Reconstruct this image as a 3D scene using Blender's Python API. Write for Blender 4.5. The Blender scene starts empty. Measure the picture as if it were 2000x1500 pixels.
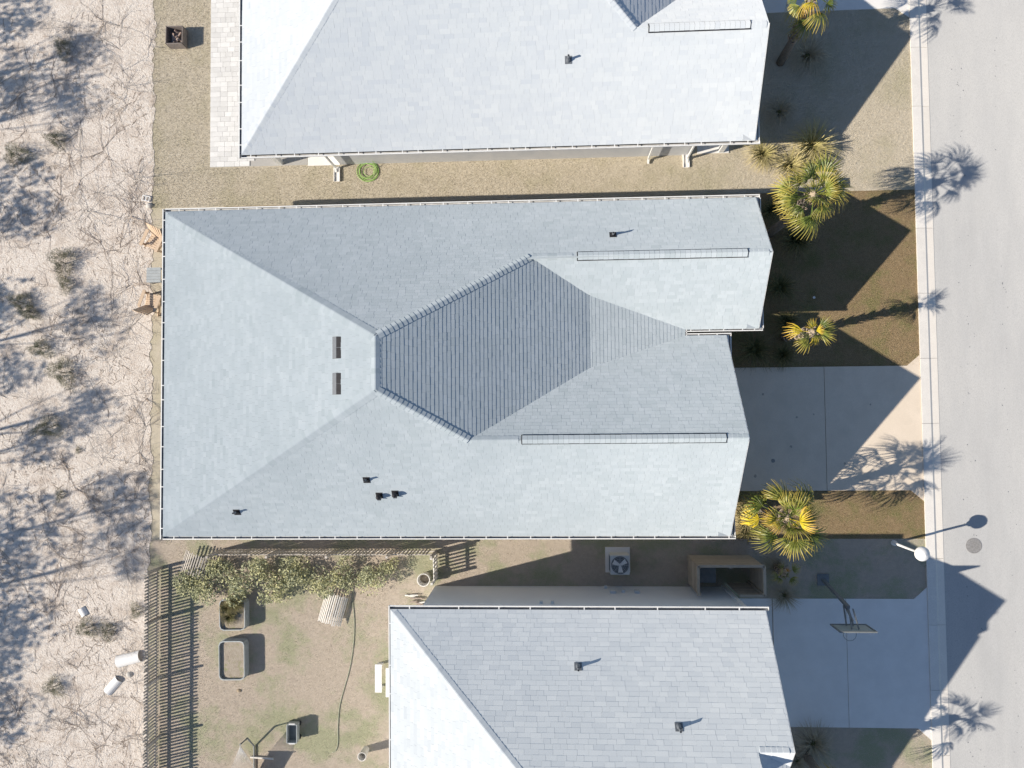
import bpy, math, random
import numpy as np
from math import radians, sin, cos, pi, sqrt, atan2
from mathutils import Vector, Matrix
random.seed(7); rng = np.random.default_rng(7)
S = bpy.context.scene
COL = S.collection

# ------------------------------------------------------------------ camera
# drone 29 m up, looking almost straight down; 2000 x 1500 px photograph with focal length 1392 px
F, HCAM = 1392.0, 29.0
NADIR, ROLL = (1070.0, 800.0), radians(0.57)
_up = -np.array([NADIR[0]-1000, -(NADIR[1]-750), -F]); _up /= np.linalg.norm(_up)
_x = np.array([cos(ROLL), sin(ROLL), 0]); _x -= _up*(_x@_up); _x /= np.linalg.norm(_x)
_R = np.array([_x, np.cross(_up, _x), _up])          # world = R @ cam
def G(px, py, z=0.0):
    """world point at height z that the photograph shows at pixel (px, py)"""
    v = _R @ np.array([px-1000, -(py-750), -F]); t = (z-HCAM)/v[2]
    return Vector((v[0]*t, v[1]*t, z))
cd = bpy.data.cameras.new('camera'); cam = bpy.data.objects.new('camera', cd); COL.objects.link(cam)
cd.sensor_width = 36; cd.lens = F/2000*36; cd.clip_end = 600; cd.clip_start = 0.1
cam.matrix_world = Matrix.Translation((0, 0, HCAM)) @ Matrix(_R.tolist()).to_4x4()
S.camera = cam

# ------------------------------------------------------------------ sky, sun, exposure
SUN = Vector((-1.5, -0.38, 1.0)).normalized()        # direction towards the sun
w = bpy.data.worlds.new('World'); S.world = w; w.use_nodes = True
nt = w.node_tree; sk = nt.nodes.new('ShaderNodeTexSky'); sk.sky_type = 'NISHITA'; sk.sun_disc = False
sk.sun_elevation = math.asin(SUN.z); sk.sun_rotation = atan2(SUN.x, SUN.y); sk.dust_density = 0.5; sk.ozone_density = 2.6
bg = nt.nodes['Background']; bg.inputs[1].default_value = 0.078
nt.links.new(sk.outputs[0], bg.inputs[0])
sl = bpy.data.lights.new('sun', 'SUN'); sl.energy = 4.6; sl.angle = radians(0.53); sl.color = (1, 0.905, 0.78)
so = bpy.data.objects.new('sun', sl); COL.objects.link(so); so.location = (-30, -8, 30)
so.rotation_euler = (-SUN).to_track_quat('-Z', 'Y').to_euler()
vs = S.view_settings; vs.view_transform = 'Standard'; vs.look = 'None'; vs.exposure = 0.52; vs.gamma = 1
vs.use_curve_mapping = False

# ------------------------------------------------------------------ materials
def mat(name, c1, c2=None, scale=4.0, rough=0.85, bump=0.0, bscale=40.0, spec=0.25, c3=None, scale3=0.7, lo3=0.5, hi3=0.7,
        fine=None, fscale=60.0, famt=0.5, tone=None, tip=None, metal=0.0, drough=0.0, stretch=None, obj=False, bdist=0.02, rnd=0.0):
    m = bpy.data.materials.new(name); m.use_nodes = True; n = m.node_tree; L = n.links
    b = n.nodes['Principled BSDF']; b.inputs['Roughness'].default_value = rough
    b.inputs['Specular IOR Level'].default_value = spec; b.inputs['Metallic'].default_value = metal
    if drough: b.inputs['Diffuse Roughness'].default_value = drough
    if obj: co = n.nodes.new('ShaderNodeTexCoord').outputs['Object']
    else: co = n.nodes.new('ShaderNodeNewGeometry').outputs['Position']
    if stretch:
        mp = n.nodes.new('ShaderNodeMapping'); mp.inputs['Scale'].default_value = stretch; L.new(co, mp.inputs['Vector']); co = mp.outputs[0]
    def noise(s, det=4, r=0.6):
        t = n.nodes.new('ShaderNodeTexNoise'); t.inputs['Scale'].default_value = s; t.inputs['Detail'].default_value = det
        t.inputs['Roughness'].default_value = r; L.new(co, t.inputs['Vector']); return t.outputs['Fac']
    def ramp(f, lo, hi):
        r = n.nodes.new('ShaderNodeMapRange'); r.inputs[1].default_value = lo; r.inputs[2].default_value = hi; L.new(f, r.inputs[0]); return r.outputs[0]
    def mix(f, a, bb, typ='MIX'):
        x = n.nodes.new('ShaderNodeMix'); x.data_type = 'RGBA'; x.blend_type = typ
        if isinstance(f, float): x.inputs[0].default_value = f
        else: L.new(f, x.inputs[0])
        for k, v in ((6, a), (7, bb)):
            if isinstance(v, tuple): x.inputs[k].default_value = (*v[:3], 1)
            else: L.new(v, x.inputs[k])
        return x.outputs[2]
    col = c1
    if c2: col = mix(ramp(noise(scale), 0.35, 0.65), c1, c2)
    if c3: col = mix(ramp(noise(scale3, 5, 0.65), lo3, hi3), col, c3)
    if fine: col = mix(ramp(noise(fscale, 3, 0.7), 0.45, 0.72), col, fine)
    if tone:                                    # every shingle its own shade of grey
        a = n.nodes.new('ShaderNodeAttribute'); a.attribute_name = 'tone'; col = mix(a.outputs['Fac'], col, tone)
    if tip:
        a = n.nodes.new('ShaderNodeAttribute'); a.attribute_name = 'tip'; col = mix(ramp(a.outputs['Fac'], 0.35, 1.0), col, tip)
    if rnd:
        oi = n.nodes.new('ShaderNodeObjectInfo'); h = n.nodes.new('ShaderNodeHueSaturation')
        r = n.nodes.new('ShaderNodeMapRange'); r.inputs[3].default_value = 1-rnd; r.inputs[4].default_value = 1+rnd
        L.new(oi.outputs['Random'], r.inputs[0]); L.new(r.outputs[0], h.inputs['Value'])
        if isinstance(col, tuple): h.inputs['Color'].default_value = (*col, 1)
        else: L.new(col, h.inputs['Color'])
        col = h.outputs[0]
    if isinstance(col, tuple): b.inputs['Base Color'].default_value = (*col, 1)
    else: L.new(col, b.inputs['Base Color'])
    if bump:
        bp = n.nodes.new('ShaderNodeBump'); bp.inputs['Strength'].default_value = bump; bp.inputs['Distance'].default_value = bdist
        L.new(noise(bscale, 5, 0.7), bp.inputs['Height']); L.new(bp.outputs[0], b.inputs['Normal'])
    return m
M = {}
M['shingle'] = mat('grey_shingle', (0.555, 0.615, 0.655), (0.60, 0.655, 0.69), 2.2, 0.95, 0.3, 130, 0.12, tone=(0.47, 0.535, 0.565), drough=0.9, fine=(0.49, 0.555, 0.58), fscale=150, bdist=0.005, c3=(0.475, 0.535, 0.575), scale3=0.35, lo3=0.45, hi3=0.75)
M['shingle_veiled'] = mat('veiled_shingle', (0.66, 0.70, 0.725), (0.70, 0.735, 0.755), 1.2, 0.95, 0.25, 130, 0.12, tone=(0.60, 0.645, 0.69), drough=0.9, fine=(0.63, 0.67, 0.70), fscale=150, bdist=0.005)  # white veil over the upper house mixed into the shingle colour
M['shingle_veiled_white'] = mat('veiled_white_shingle', (0.69, 0.73, 0.75), (0.73, 0.765, 0.78), 1.2, 0.95, 0.2, 130, 0.12, tone=(0.61, 0.655, 0.69), drough=0.9, bdist=0.004)  # whiter still: veil over the bottom house put into the base colour
M['white_metal'] = mat('white_metal', (0.80, 0.80, 0.78), (0.72, 0.73, 0.72), 6, 0.5, spec=0.4)
M['trough'] = mat('gutter_inside', (0.62, 0.63, 0.64), (0.48, 0.48, 0.47), 5, 0.7)
M['wall'] = mat('white_siding', (0.66, 0.67, 0.68), (0.60, 0.62, 0.64), 1.5, 0.8)
M['wall_grey'] = mat('pale_grey_stucco', (0.76, 0.79, 0.80), (0.73, 0.76, 0.78), 1.2, 0.85, 0.1, 60)
M['black'] = mat('black_plastic', (0.018, 0.018, 0.022), (0.03, 0.03, 0.034), 12, 0.6)
M['vent_grey'] = mat('dark_metal_vent', (0.13, 0.145, 0.165), (0.15, 0.165, 0.185), 12, 0.5)
M['glass'] = mat('window_glass', (0.03, 0.04, 0.05), rough=0.05, spec=0.6)
M['garage'] = mat('garage_door_paint', (0.6, 0.61, 0.62), (0.55, 0.56, 0.58), 3, 0.6)
M['concrete'] = mat('driveway_concrete', (0.70, 0.605, 0.49), (0.76, 0.66, 0.54), 1.4, 0.9, 0.12, 50, c3=(0.63, 0.55, 0.445), scale3=0.9, lo3=0.52, hi3=0.75, fine=(0.66, 0.575, 0.465), fscale=30)
M['concrete_veiled'] = mat('veiled_concrete', (0.79, 0.775, 0.75), (0.74, 0.725, 0.70), 1.4, 0.9, 0.1, 50, c3=(0.70, 0.69, 0.67), scale3=0.8, lo3=0.5, hi3=0.8)  # neighbours' concrete, lightened by a white veil put into its colour
M['kerb'] = mat('kerb_concrete', (0.76, 0.735, 0.69), (0.69, 0.67, 0.635), 2.5, 0.9, 0.1, 60, fine=(0.64, 0.62, 0.58), fscale=25, rnd=0.05)
M['gutter_pan'] = mat('gutter_pan_concrete', (0.80, 0.76, 0.69), (0.75, 0.71, 0.65), 2.5, 0.9, 0.1, 60, fine=(0.7, 0.66, 0.6), fscale=25, rnd=0.04)
M['road'] = mat('veiled_asphalt', (0.46, 0.465, 0.465), (0.495, 0.50, 0.50), 1.6, 0.95, 0.25, 120, 0.1, fine=(0.38, 0.385, 0.385), fscale=75, c3=(0.545, 0.545, 0.535), scale3=0.55, lo3=0.40, hi3=0.68, drough=0.5, bdist=0.01, stretch=(1, 0.22, 1))  # asphalt lightened by the white veil beyond the lot, put into the colour
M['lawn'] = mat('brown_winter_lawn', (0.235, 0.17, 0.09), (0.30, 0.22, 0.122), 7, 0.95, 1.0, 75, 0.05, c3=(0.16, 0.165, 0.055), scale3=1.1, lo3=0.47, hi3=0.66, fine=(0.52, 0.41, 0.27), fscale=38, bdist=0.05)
M['lawn_veiled'] = mat('veiled_straw_lawn', (0.475, 0.43, 0.34), (0.54, 0.49, 0.395), 5, 0.95, 0.35, 75, 0.05, c3=(0.42, 0.385, 0.27), scale3=0.5, lo3=0.46, hi3=0.7, fine=(0.56, 0.50, 0.40), fscale=55, bdist=0.04)  # straw grass with the white veil outside the lot painted in
M['lawn_mixed_veiled'] = mat('veiled_straw_green_lawn', (0.44, 0.385, 0.32), (0.51, 0.45, 0.375), 5, 0.95, 0.8, 75, 0.05, c3=(0.32, 0.35, 0.22), scale3=0.5, lo3=0.47, hi3=0.60, fine=(0.56, 0.46, 0.37), fscale=40, bdist=0.04)  # bottom garden grass; white veil painted into all its tones
M['sand'] = mat('veiled_sand', (0.70, 0.64, 0.575), (0.74, 0.69, 0.63), 0.9, 0.95, 0.8, 14, 0.05, c3=(0.47, 0.40, 0.34), scale3=1.3, lo3=0.50, hi3=0.75, fine=(0.55, 0.47, 0.40), fscale=9, bdist=0.06)  # sand tones raised by a painted-in white veil
M['paver'] = mat('pale_paver', (0.72, 0.72, 0.71), (0.67, 0.67, 0.655), 3, 0.9, 0.1, 60, rnd=0.09)
M['paver_bed'] = mat('paver_joint_sand', (0.40, 0.39, 0.37), rough=0.95)
M['soil'] = mat('dry_soil', (0.42, 0.37, 0.30), (0.34, 0.29, 0.23), 6, 0.95, 0.8, 30, c3=(0.30, 0.31, 0.17), scale3=3, lo3=0.55, hi3=0.65, bdist=0.04)
M['galv'] = mat('galvanised_steel', (0.40, 0.43, 0.44), (0.34, 0.37, 0.38), 6, 0.5, metal=0.2)
M['twig'] = mat('dry_twig', (0.29, 0.24, 0.20), (0.37, 0.31, 0.265), 7, 0.9)  # brown twigs lightened: white veil put into their colour
M['twig_grey'] = mat('grey_twig', (0.32, 0.295, 0.27), (0.39, 0.365, 0.34), 7, 0.9)  # grey twigs carry the painted white veil too
M['bark'] = mat('tree_bark', (0.16, 0.125, 0.095), (0.23, 0.19, 0.15), 9, 0.95, 0.8, 20)
M['leaf_dark'] = mat('dull_green_leaf', (0.055, 0.075, 0.035), (0.085, 0.10, 0.05), 6, 0.7)
M['needle'] = mat('grey_green_needle', (0.185, 0.195, 0.135), (0.255, 0.25, 0.185), 4, 0.9, rnd=0.12)
M['hedge_g'] = mat('hedge_leaf_green', (0.33, 0.35, 0.215), (0.40, 0.41, 0.265), 4, 0.7, rnd=0.12)
M['hedge_y'] = mat('hedge_leaf_yellow', (0.51, 0.49, 0.26), (0.43, 0.435, 0.245), 4, 0.7)
M['palm_g'] = mat('palm_green', (0.085, 0.125, 0.022), (0.13, 0.165, 0.03), 6, 0.45, spec=0.4, tip=(0.33, 0.27, 0.06), rnd=0.2)
M['palm_yg'] = mat('palm_yellow_green', (0.15, 0.18, 0.03), (0.21, 0.22, 0.04), 6, 0.45, spec=0.4, tip=(0.44, 0.33, 0.07), rnd=0.15)
M['palm_y'] = mat('palm_yellow', (0.46, 0.37, 0.02), (0.54, 0.43, 0.03), 6, 0.5, spec=0.35, tip=(0.55, 0.33, 0.06), rnd=0.1)
M['palm_o'] = mat('palm_orange', (0.50, 0.24, 0.03), (0.42, 0.20, 0.05), 6, 0.6, tip=(0.46, 0.31, 0.22), rnd=0.15)
M['palm_heart'] = mat('palm_heart_fibre', (0.40, 0.33, 0.24), (0.30, 0.24, 0.17), 20, 0.9)
M['boot'] = mat('palm_boot', (0.44, 0.36, 0.29), (0.34, 0.27, 0.21), 12, 0.9, 0.5, 60, rnd=0.2)
M['trunk'] = mat('palm_trunk', (0.20, 0.17, 0.145), (0.27, 0.235, 0.20), 14, 0.95, 0.8, 40)
M['tuft_g'] = mat('grass_clump_green', (0.085, 0.095, 0.035), (0.14, 0.14, 0.055), 6, 0.8, tip=(0.27, 0.22, 0.11))
M['tuft_y'] = mat('grass_clump_straw', (0.36, 0.33, 0.125), (0.46, 0.40, 0.18), 5, 0.8, tip=(0.55, 0.46, 0.26))
M['tuft_b'] = mat('grass_clump_veiled_brown', (0.36, 0.32, 0.22), (0.44, 0.38, 0.27), 5, 0.8, tip=(0.52, 0.45, 0.34))  # pale brown: white veil put into the neighbours' clump colour
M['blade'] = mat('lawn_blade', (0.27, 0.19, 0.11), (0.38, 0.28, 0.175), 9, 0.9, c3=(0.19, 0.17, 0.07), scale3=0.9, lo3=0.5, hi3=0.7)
M['blade_veiled'] = mat('veiled_straw_blade', (0.54, 0.485, 0.39), (0.64, 0.58, 0.47), 9, 0.9, c3=(0.45, 0.425, 0.305), scale3=0.5, lo3=0.5, hi3=0.7)  # straw blades whitened to carry the painted veil of their lawn
M['wood_grey'] = mat('weathered_picket', (0.52, 0.485, 0.44), (0.43, 0.40, 0.365), 8, 0.9, rnd=0.18)
M['wood_white'] = mat('whitewashed_slat', (0.74, 0.72, 0.68), (0.64, 0.62, 0.58), 8, 0.85, rnd=0.08)
M['wood_tan'] = mat('tan_fence_board', (0.47, 0.40, 0.31), (0.40, 0.34, 0.265), 6, 0.85, rnd=0.12)
M['wood_orange'] = mat('cedar_chair', (0.66, 0.51, 0.37), (0.57, 0.44, 0.32), 8, 0.7, rnd=0.08)
M['plastic_white'] = mat('white_plastic', (0.82, 0.82, 0.81), (0.78, 0.78, 0.77), 5, 0.5)
M['hose_green'] = mat('green_hose', (0.30, 0.52, 0.13), (0.36, 0.57, 0.18), 9, 0.5)
M['hose_grey'] = mat('grey_green_hose', (0.30, 0.32, 0.23), (0.36, 0.38, 0.29), 9, 0.5)
M['steel'] = mat('painted_steel', (0.17, 0.185, 0.19), (0.21, 0.225, 0.23), 6, 0.5)
M['board_glass'] = mat('backboard_acrylic', (0.42, 0.47, 0.45), (0.46, 0.50, 0.49), 2, 0.2, spec=0.5)
M['iron'] = mat('cast_iron', (0.33, 0.325, 0.32), (0.25, 0.245, 0.24), 14, 0.8, 0.6, 60)
M['rust'] = mat('rusty_steel', (0.21, 0.19, 0.18), (0.29, 0.245, 0.215), 9, 0.8)
M['ember'] = mat('charred_wood', (0.33, 0.21, 0.17), (0.44, 0.40, 0.36), 10, 0.9, 0.6, 30)
M['ac'] = mat('ac_casing', (0.60, 0.64, 0.66), (0.56, 0.60, 0.62), 4, 0.6)
M['util'] = mat('green_grey_plastic', (0.42, 0.48, 0.44), (0.38, 0.44, 0.40), 5, 0.6)
M['stone'] = mat('pale_stone', (0.55, 0.53, 0.49), (0.46, 0.44, 0.41), 5, 0.9, 0.5, 20)
M['litter'] = mat('leaf_litter', (0.38, 0.31, 0.25), (0.48, 0.41, 0.345), 11, 0.95)  # litter lightened, white veil put into the colour

# ------------------------------------------------------------------ mesh helpers
class MB:
    def __init__(s): s.v = []; s.f = []; s.t = []; s.tv = []
    def face(s, pts, tone=0.0):
        i = len(s.v); s.v += [tuple(p) for p in pts]; s.f.append(tuple(range(i, i+len(pts)))); s.t.append(tone)
    def box(s, c, d, rz=0.0, tone=0.0, rot=None):
        hx, hy, hz = d[0]/2, d[1]/2, d[2]/2
        R = rot if rot is not None else Matrix.Rotation(rz, 3, 'Z'); c = Vector(c); i = len(s.v)
        for z in (-hz, hz):
            for x, y in ((-hx, -hy), (hx, -hy), (hx, hy), (-hx, hy)): s.v.append(tuple(c + R @ Vector((x, y, z))))
        for q in ((0, 3, 2, 1), (4, 5, 6, 7), (0, 1, 5, 4), (1, 2, 6, 5), (2, 3, 7, 6), (3, 0, 4, 7)):
            s.f.append(tuple(i+k for k in q)); s.t.append(tone)
        return s
    def bar(s, a, b, wd, th=None, up=(0, 0, 1)):
        a, b = Vector(a), Vector(b); d = b-a; L = d.length
        if L < 1e-6: return s
        x = d/L; u = Vector(up)
        if abs(x.dot(u)) > 0.99: u = Vector((0, 1, 0))
        y = u.cross(x).normalized(); z = x.cross(y); R = Matrix((x, y, z)).transposed()
        return s.box((a+b)/2, (L, wd, th or wd), rot=R)
    def tube(s, pts, rad, n=8, cap=True):
        pts = [Vector(p) for p in pts]; rad = rad if isinstance(rad, (list, tuple)) else [rad]*len(pts)
        i0 = len(s.v)
        for k, p in enumerate(pts):
            d = (pts[min(k+1, len(pts)-1)]-pts[max(k-1, 0)]).normalized()
            u = Vector((0, 0, 1)) if abs(d.z) < 0.95 else Vector((1, 0, 0))
            a = d.cross(u).normalized(); b = d.cross(a)
            for j in range(n):
                t = 2*pi*j/n; s.v.append(tuple(p + (a*cos(t)+b*sin(t))*rad[k]))
        for k in range(len(pts)-1):
            for j in range(n):
                a0, a1 = i0+k*n+j, i0+k*n+(j+1) % n; s.f.append((a0, a1, a1+n, a0+n)); s.t.append(0.0)
        if cap:
            s.f.append(tuple(i0+j for j in range(n))[::-1]); s.t.append(0.0)
            e = i0+(len(pts)-1)*n; s.f.append(tuple(e+j for j in range(n))); s.t.append(0.0)
        return s
    def lathe(s, c, prof, n=20):
        c = Vector(c); i0 = len(s.v)
        for r, z in prof:
            for j in range(n): t = 2*pi*j/n; s.v.append((c.x+r*cos(t), c.y+r*sin(t), c.z+z))
        for k in range(len(prof)-1):
            for j in range(n):
                a0, a1 = i0+k*n+j, i0+k*n+(j+1) % n; s.f.append((a0, a1, a1+n, a0+n)); s.t.append(0.0)
        return s
    def prism(s, poly, z0, z1):
        n = len(poly); i = len(s.v)
        for z in (z0, z1): s.v += [(p[0], p[1], z) for p in poly]
        s.f.append(tuple(range(i, i+n))[::-1]); s.f.append(tuple(range(i+n, i+2*n))); s.t += [0, 0]
        for k in range(n): s.f.append((i+k, i+(k+1) % n, i+n+(k+1) % n, i+n+k)); s.t.append(0.0)
        return s
    def build(s, name, m, parent=None, smooth=False, tone=False, tip=False, loc=None):
        me = bpy.data.meshes.new(name); me.from_pydata(s.v, [], s.f)
        if tone:
            a = me.attributes.new('tone', 'FLOAT', 'FACE'); a.data.foreach_set('value', [float(t) for t in s.t])
        if tip:
            a = me.attributes.new('tip', 'FLOAT', 'POINT'); a.data.foreach_set('value', [float(t) for t in s.tv])
        me.materials.append(M[m] if isinstance(m, str) else m)
        if smooth: me.polygons.foreach_set('use_smooth', [True]*len(me.polygons))
        me.update(); return link(me, name, parent, loc)
def link(me, name, parent=None, loc=None):
    o = bpy.data.objects.new(name, me); COL.objects.link(o)
    if parent: o.parent = parent
    if loc is not None: o.location = loc
    return o
def tag(o, label=None, cat=None, group=None, kind=None):
    if label: o['label'] = label
    if cat: o['category'] = cat
    if group: o['group'] = group
    if kind: o['kind'] = kind
    return o
def thing(name, label, cat, loc=(0, 0, 0), rz=0.0, group=None):
    o = bpy.data.objects.new(name, None); COL.objects.link(o); o.location = loc; o.rotation_euler = (0, 0, rz); o.empty_display_size = 0.2
    return tag(o, label, cat, group)
def copy_tree(o, parent=None):
    c = o.copy(); COL.objects.link(c); c.parent = parent
    for ch in list(o.children): copy_tree(ch, c)
    return c
def sheet(name, poly, z, m):
    b = MB(); b.face([(x, y, z) for x, y in poly]); return tag(b.build(name, m), kind='structure')
def rect(x0, x1, y0, y1): return [(x0, y0), (x1, y0), (x1, y1), (x0, y1)]

# ------------------------------------------------------------------ ground, road, lawns
YL0, YL1 = -5.22, 8.66                    # the lot between the two neighbours
XK0, XK1 = 14.76, 15.42                   # kerb and gutter
sheet('ground', rect(-250, 250, -250, 250), -0.08, 'lawn_veiled')
sheet('sand', [(-120, -120), (-16.35, -120)] + [(-16.55+0.05*sin(k*0.31)+random.uniform(-.07, .07), -30+k*0.15) for k in range(0, 401)] + [(-16.6, 120), (-120, 120)], 0.012, 'sand')
sheet('neighbour_lawn', rect(-17.2, XK0, YL1, 60), 0.0, 'lawn_veiled')
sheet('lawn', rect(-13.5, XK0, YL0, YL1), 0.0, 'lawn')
sheet('rear_lawn', rect(-17.2, -13.5, YL0, YL1), 0.0, 'lawn_veiled')
sheet('neighbour_yard', rect(-17.2, XK0, -60, YL0), 0.0, 'lawn_mixed_veiled')
road = sheet('road', rect(XK1, 26, -60, 60), -0.01, 'road')
kerb = bpy.data.objects.new('kerb', None); COL.objects.link(kerb); tag(kerb, kind='structure')
yk = [G(1800, p).y for p in (-160, -25, 93, 208, 327, 446, 573, 700, 827, 955, 1091, 1220, 1347, 1475, 1600)]
for a, b in zip(yk[1:], yk[:-1]):
    h = MB(); h.prism([(XK0, a+0.006), (XK0+0.34, a+0.006), (XK0+0.34, b-0.006), (XK0, b-0.006)], -0.1, 0.05); h.build('kerb_stone', 'kerb', kerb)
    h = MB(); i = len(h.v)
    for y in (a+0.006, b-0.006): h.v += [(XK0+0.342, y, -0.1), (XK0+0.342, y, 0.048), (XK0+0.42, y, 0.012), (XK1+0.02, y, 0.002), (XK1+0.02, y, -0.1)]
    for k in range(4): h.f.append((k, k+1, k+6, k+5)); h.t.append(0)
    h.f += [(0, 1, 2, 3, 4), (9, 8, 7, 6, 5)]; h.t += [0, 0]
    h.build('gutter_pan', 'gutter_pan', kerb)
joint_mb = MB()
joint_mb.face([(XK0, -40, -0.03), (XK1, -40, -0.03), (XK1, 40, -0.03), (XK0, 40, -0.03)]); joint_mb.build('joint_bed', 'paver_bed', kerb)
# oil drips and tar specks down the lane
sp = MB()
for k in range(150):
    x = random.choice((G(1880, 750).x, G(1895, 750).x, G(1965, 750).x)) + random.gauss(0, 0.12); y = random.uniform(-15, 17); r = random.uniform(0.005, 0.02)
    n = 7; sp.face([(x+r*cos(t*2*pi/n)*random.uniform(.7, 1.2), y+1.3*r*sin(t*2*pi/n)*random.uniform(.7, 1.2), -0.004) for t in range(n)])
tag(sp.build('tar_speck', 'vent_grey', road), kind='stuff')
c = G(1902, 1066, 0)
mh = MB(); mh.lathe((c.x, c.y, -0.008), [(0.30, 0), (0.30, 0.012), (0.265, 0.014), (0.262, 0.006), (0.25, 0.006), (0.245, 0.012), (0.001, 0.012)], 40)
for k in range(-4, 5):
    for j in range(-4, 5):
        if k*k+j*j < 17: mh.box((c.x+k*0.05, c.y+j*0.05, 0.006), (0.028, 0.028, 0.006))
tag(mh.build('manhole_cover', 'iron'), 'round cast iron manhole cover set in the street', 'manhole cover')

# driveways: cast slabs with joints between them
def driveway(name, slabs, m):
    d = bpy.data.objects.new(name, None); COL.objects.link(d); tag(d, kind='structure')
    for poly in slabs: MB().prism(poly, -0.05, 0.022).build('slab', m, d)
    return d
jx = 11.02; ya, yb = -3.32, 1.60
driveway('driveway', [rect(5.9, jx-0.01, ya, yb), [(jx+0.01, ya), (14.25, ya), (XK0-0.01, ya-0.42), (XK0-0.01, yb+0.42), (14.25, yb), (jx+0.01, yb)]], 'concrete')
q0, q1 = G(1600, 1169).y, G(1600, 1420).y; jx2 = G(1655, 1300).x
driveway('neighbour_driveway', [rect(6.3, G(1510, 1300).x, q1, q0), rect(G(1512, 1300).x, jx2-0.01, q1, q0), [(jx2+0.01, q1), (14.25, q1), (XK0-0.01, q1-0.45), (XK0-0.01, q0+0.45), (14.25, q0), (jx2+0.01, q0)]], 'concrete_veiled')
u0 = G(1650, 20).y
driveway('far_driveway', [rect(7.9, 11.0, u0, u0+5), [(11.02, u0), (14.2, u0), (XK0-0.01, u0-0.4), (XK0-0.01, u0+5.4), (14.2, u0+5), (11.02, u0+5)]], 'concrete_veiled')
st = MB()
for px, py, r in ((1556, 815, .05), (1589, 809, .035), (1545, 872, .06), (1490, 770, .05), (1700, 790, .04), (1650, 905, .05), (1475, 930, .07)):
    q = G(px, py, .02); st.face([(q.x+r*cos(t*.7)*random.uniform(.6, 1.2), q.y+r*sin(t*.7)*random.uniform(.6, 1.2), .0255) for t in range(9)])
tag(st.build('stain', mat('oil_stain', (0.46, 0.40, 0.33), (0.36, 0.315, 0.265), 20), bpy.data.objects['driveway']), kind='stuff')
MB().prism(rect(4.6, 7.3, 1.66, 2.45), -0.05, 0.14).build('porch_slab', 'concrete')['kind'] = 'structure'

# ------------------------------------------------------------------ roofs
def urange(poly2, v):
    """interval of u inside the polygon at height v"""
    xs = []
    n = len(poly2)
    for k in range(n):
        (u0, v0), (u1, v1) = poly2[k], poly2[(k+1) % n]
        if abs(v0-v1) < 1e-9:
            if abs(v-v0) < 1e-9: xs += [u0, u1]
            continue
        t = (v-v0)/(v1-v0)
        if -1e-9 <= t <= 1+1e-9: xs.append(u0+t*(u1-u0))
    return (min(xs), max(xs)) if len(xs) >= 2 else None
def shingles(poly, exposure=0.142, wmin=0.16, wmax=0.36, keep=None, th=1.0, var=1.0):
    """all the shingles of one roof plane as [(corner points, tone)]"""
    P = [Vector(p) for p in poly]
    n = Vector((0, 0, 0))
    for k in range(len(P)): n += P[k].cross(P[(k+1) % len(P)])
    n.normalize()
    if n.z < 0: n = -n
    up = (Vector((0, 0, 1)) - n*n.z).normalized(); u = up.cross(n)
    o = P[0]; Q = [((p-o).dot(u), (p-o).dot(up)) for p in P]
    vmin, vmax = min(q[1] for q in Q), max(q[1] for q in Q)
    out = []; v = vmin; row = 0
    while v < vmax-0.02:
        v1 = min(v+exposure, vmax); e0, e1 = v+1e-4, v1-1e-4
        r0, r1 = urange(Q, e0), urange(Q, e1)
        if r0 and r1:
            a = min(r0[0], r1[0]); b = max(r0[1], r1[1]); x = a - random.uniform(0, wmax); thick = random.random() < .5
            while x < b:
                wd = random.uniform(wmin, wmax); xa, xb = x+0.0015, x+wd-0.0015; x += wd; thick = (not thick) if random.random() < .8 else thick
                c0 = [min(max(t, r0[0]), r0[1]) for t in (xa, xb)]; c1 = [min(max(t, r1[0]), r1[1]) for t in (xa, xb)]
                if c0[1]-c0[0] < 0.004 and c1[1]-c1[0] < 0.004: continue
                dv = random.uniform(-0.006, 0.004) if row else 0.0
                h = th*(0.0112+(0.0026*var if thick else 0)+random.uniform(-0.0006, 0.0006)); h1 = h-0.0045*th
                q = lambda uu, vv, hh: o + u*uu + up*vv + n*hh
                pts = [q(c0[0], v+dv, h), q(c0[1], v+dv, h), q(c1[1], v1+0.004, h1), q(c1[0], v1+0.004, h1), q(c0[0], v+dv, -0.004), q(c0[1], v+dv, -0.004), q(c1[1], v1+0.004, -0.004), q(c1[0], v1+0.004, -0.004)]
                if keep and not keep(pts[0]): continue
                out.append((pts, min(1, max(0, random.gauss(0.3, 0.2))), n))
        v += exposure; row += 1
    return out
SF = ((0, 1, 2, 3), (0, 4, 5, 1), (1, 5, 6, 2), (0, 3, 7, 4))
def shingle_roof(house, planes, m, keep=None, per=None, **kw):
    tiles = []
    for k, poly in enumerate(planes): tiles += shingles(poly, keep=keep, **dict(kw, **(per or {}).get(k, {})))
    C0 = Vector((0, 0, HCAM))
    def size(t):
        a = ((t[0][1]-t[0][0]).length + (t[0][2]-t[0][3]).length)/2 * (t[0][3]-t[0][0]).length
        d = C0-t[0][0]
        px = G0(t[0][0])
        return a*abs(t[2].dot(d.normalized()))/d.length_squared if (0 < px[0] < 2000 and 0 < px[1] < 1500) else 0
    tiles.sort(key=size, reverse=True)
    big, rest = tiles[:300], tiles[300:]
    for pts, tone, n in big:
        b = MB(); o = pts[0]; b.v = [tuple(p-o) for p in pts]; b.f = list(SF); b.t = [tone]*4
        b.build('shingle', m, house, tone=True, loc=o)
    b = MB()
    for pts, tone, n in rest:
        i = len(b.v); b.v += [tuple(p) for p in pts]; b.f += [tuple(i+k for k in f) for f in SF]; b.t += [tone]*4
    tag(b.build('shingle_field', m, house, tone=True), kind='stuff')
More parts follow.
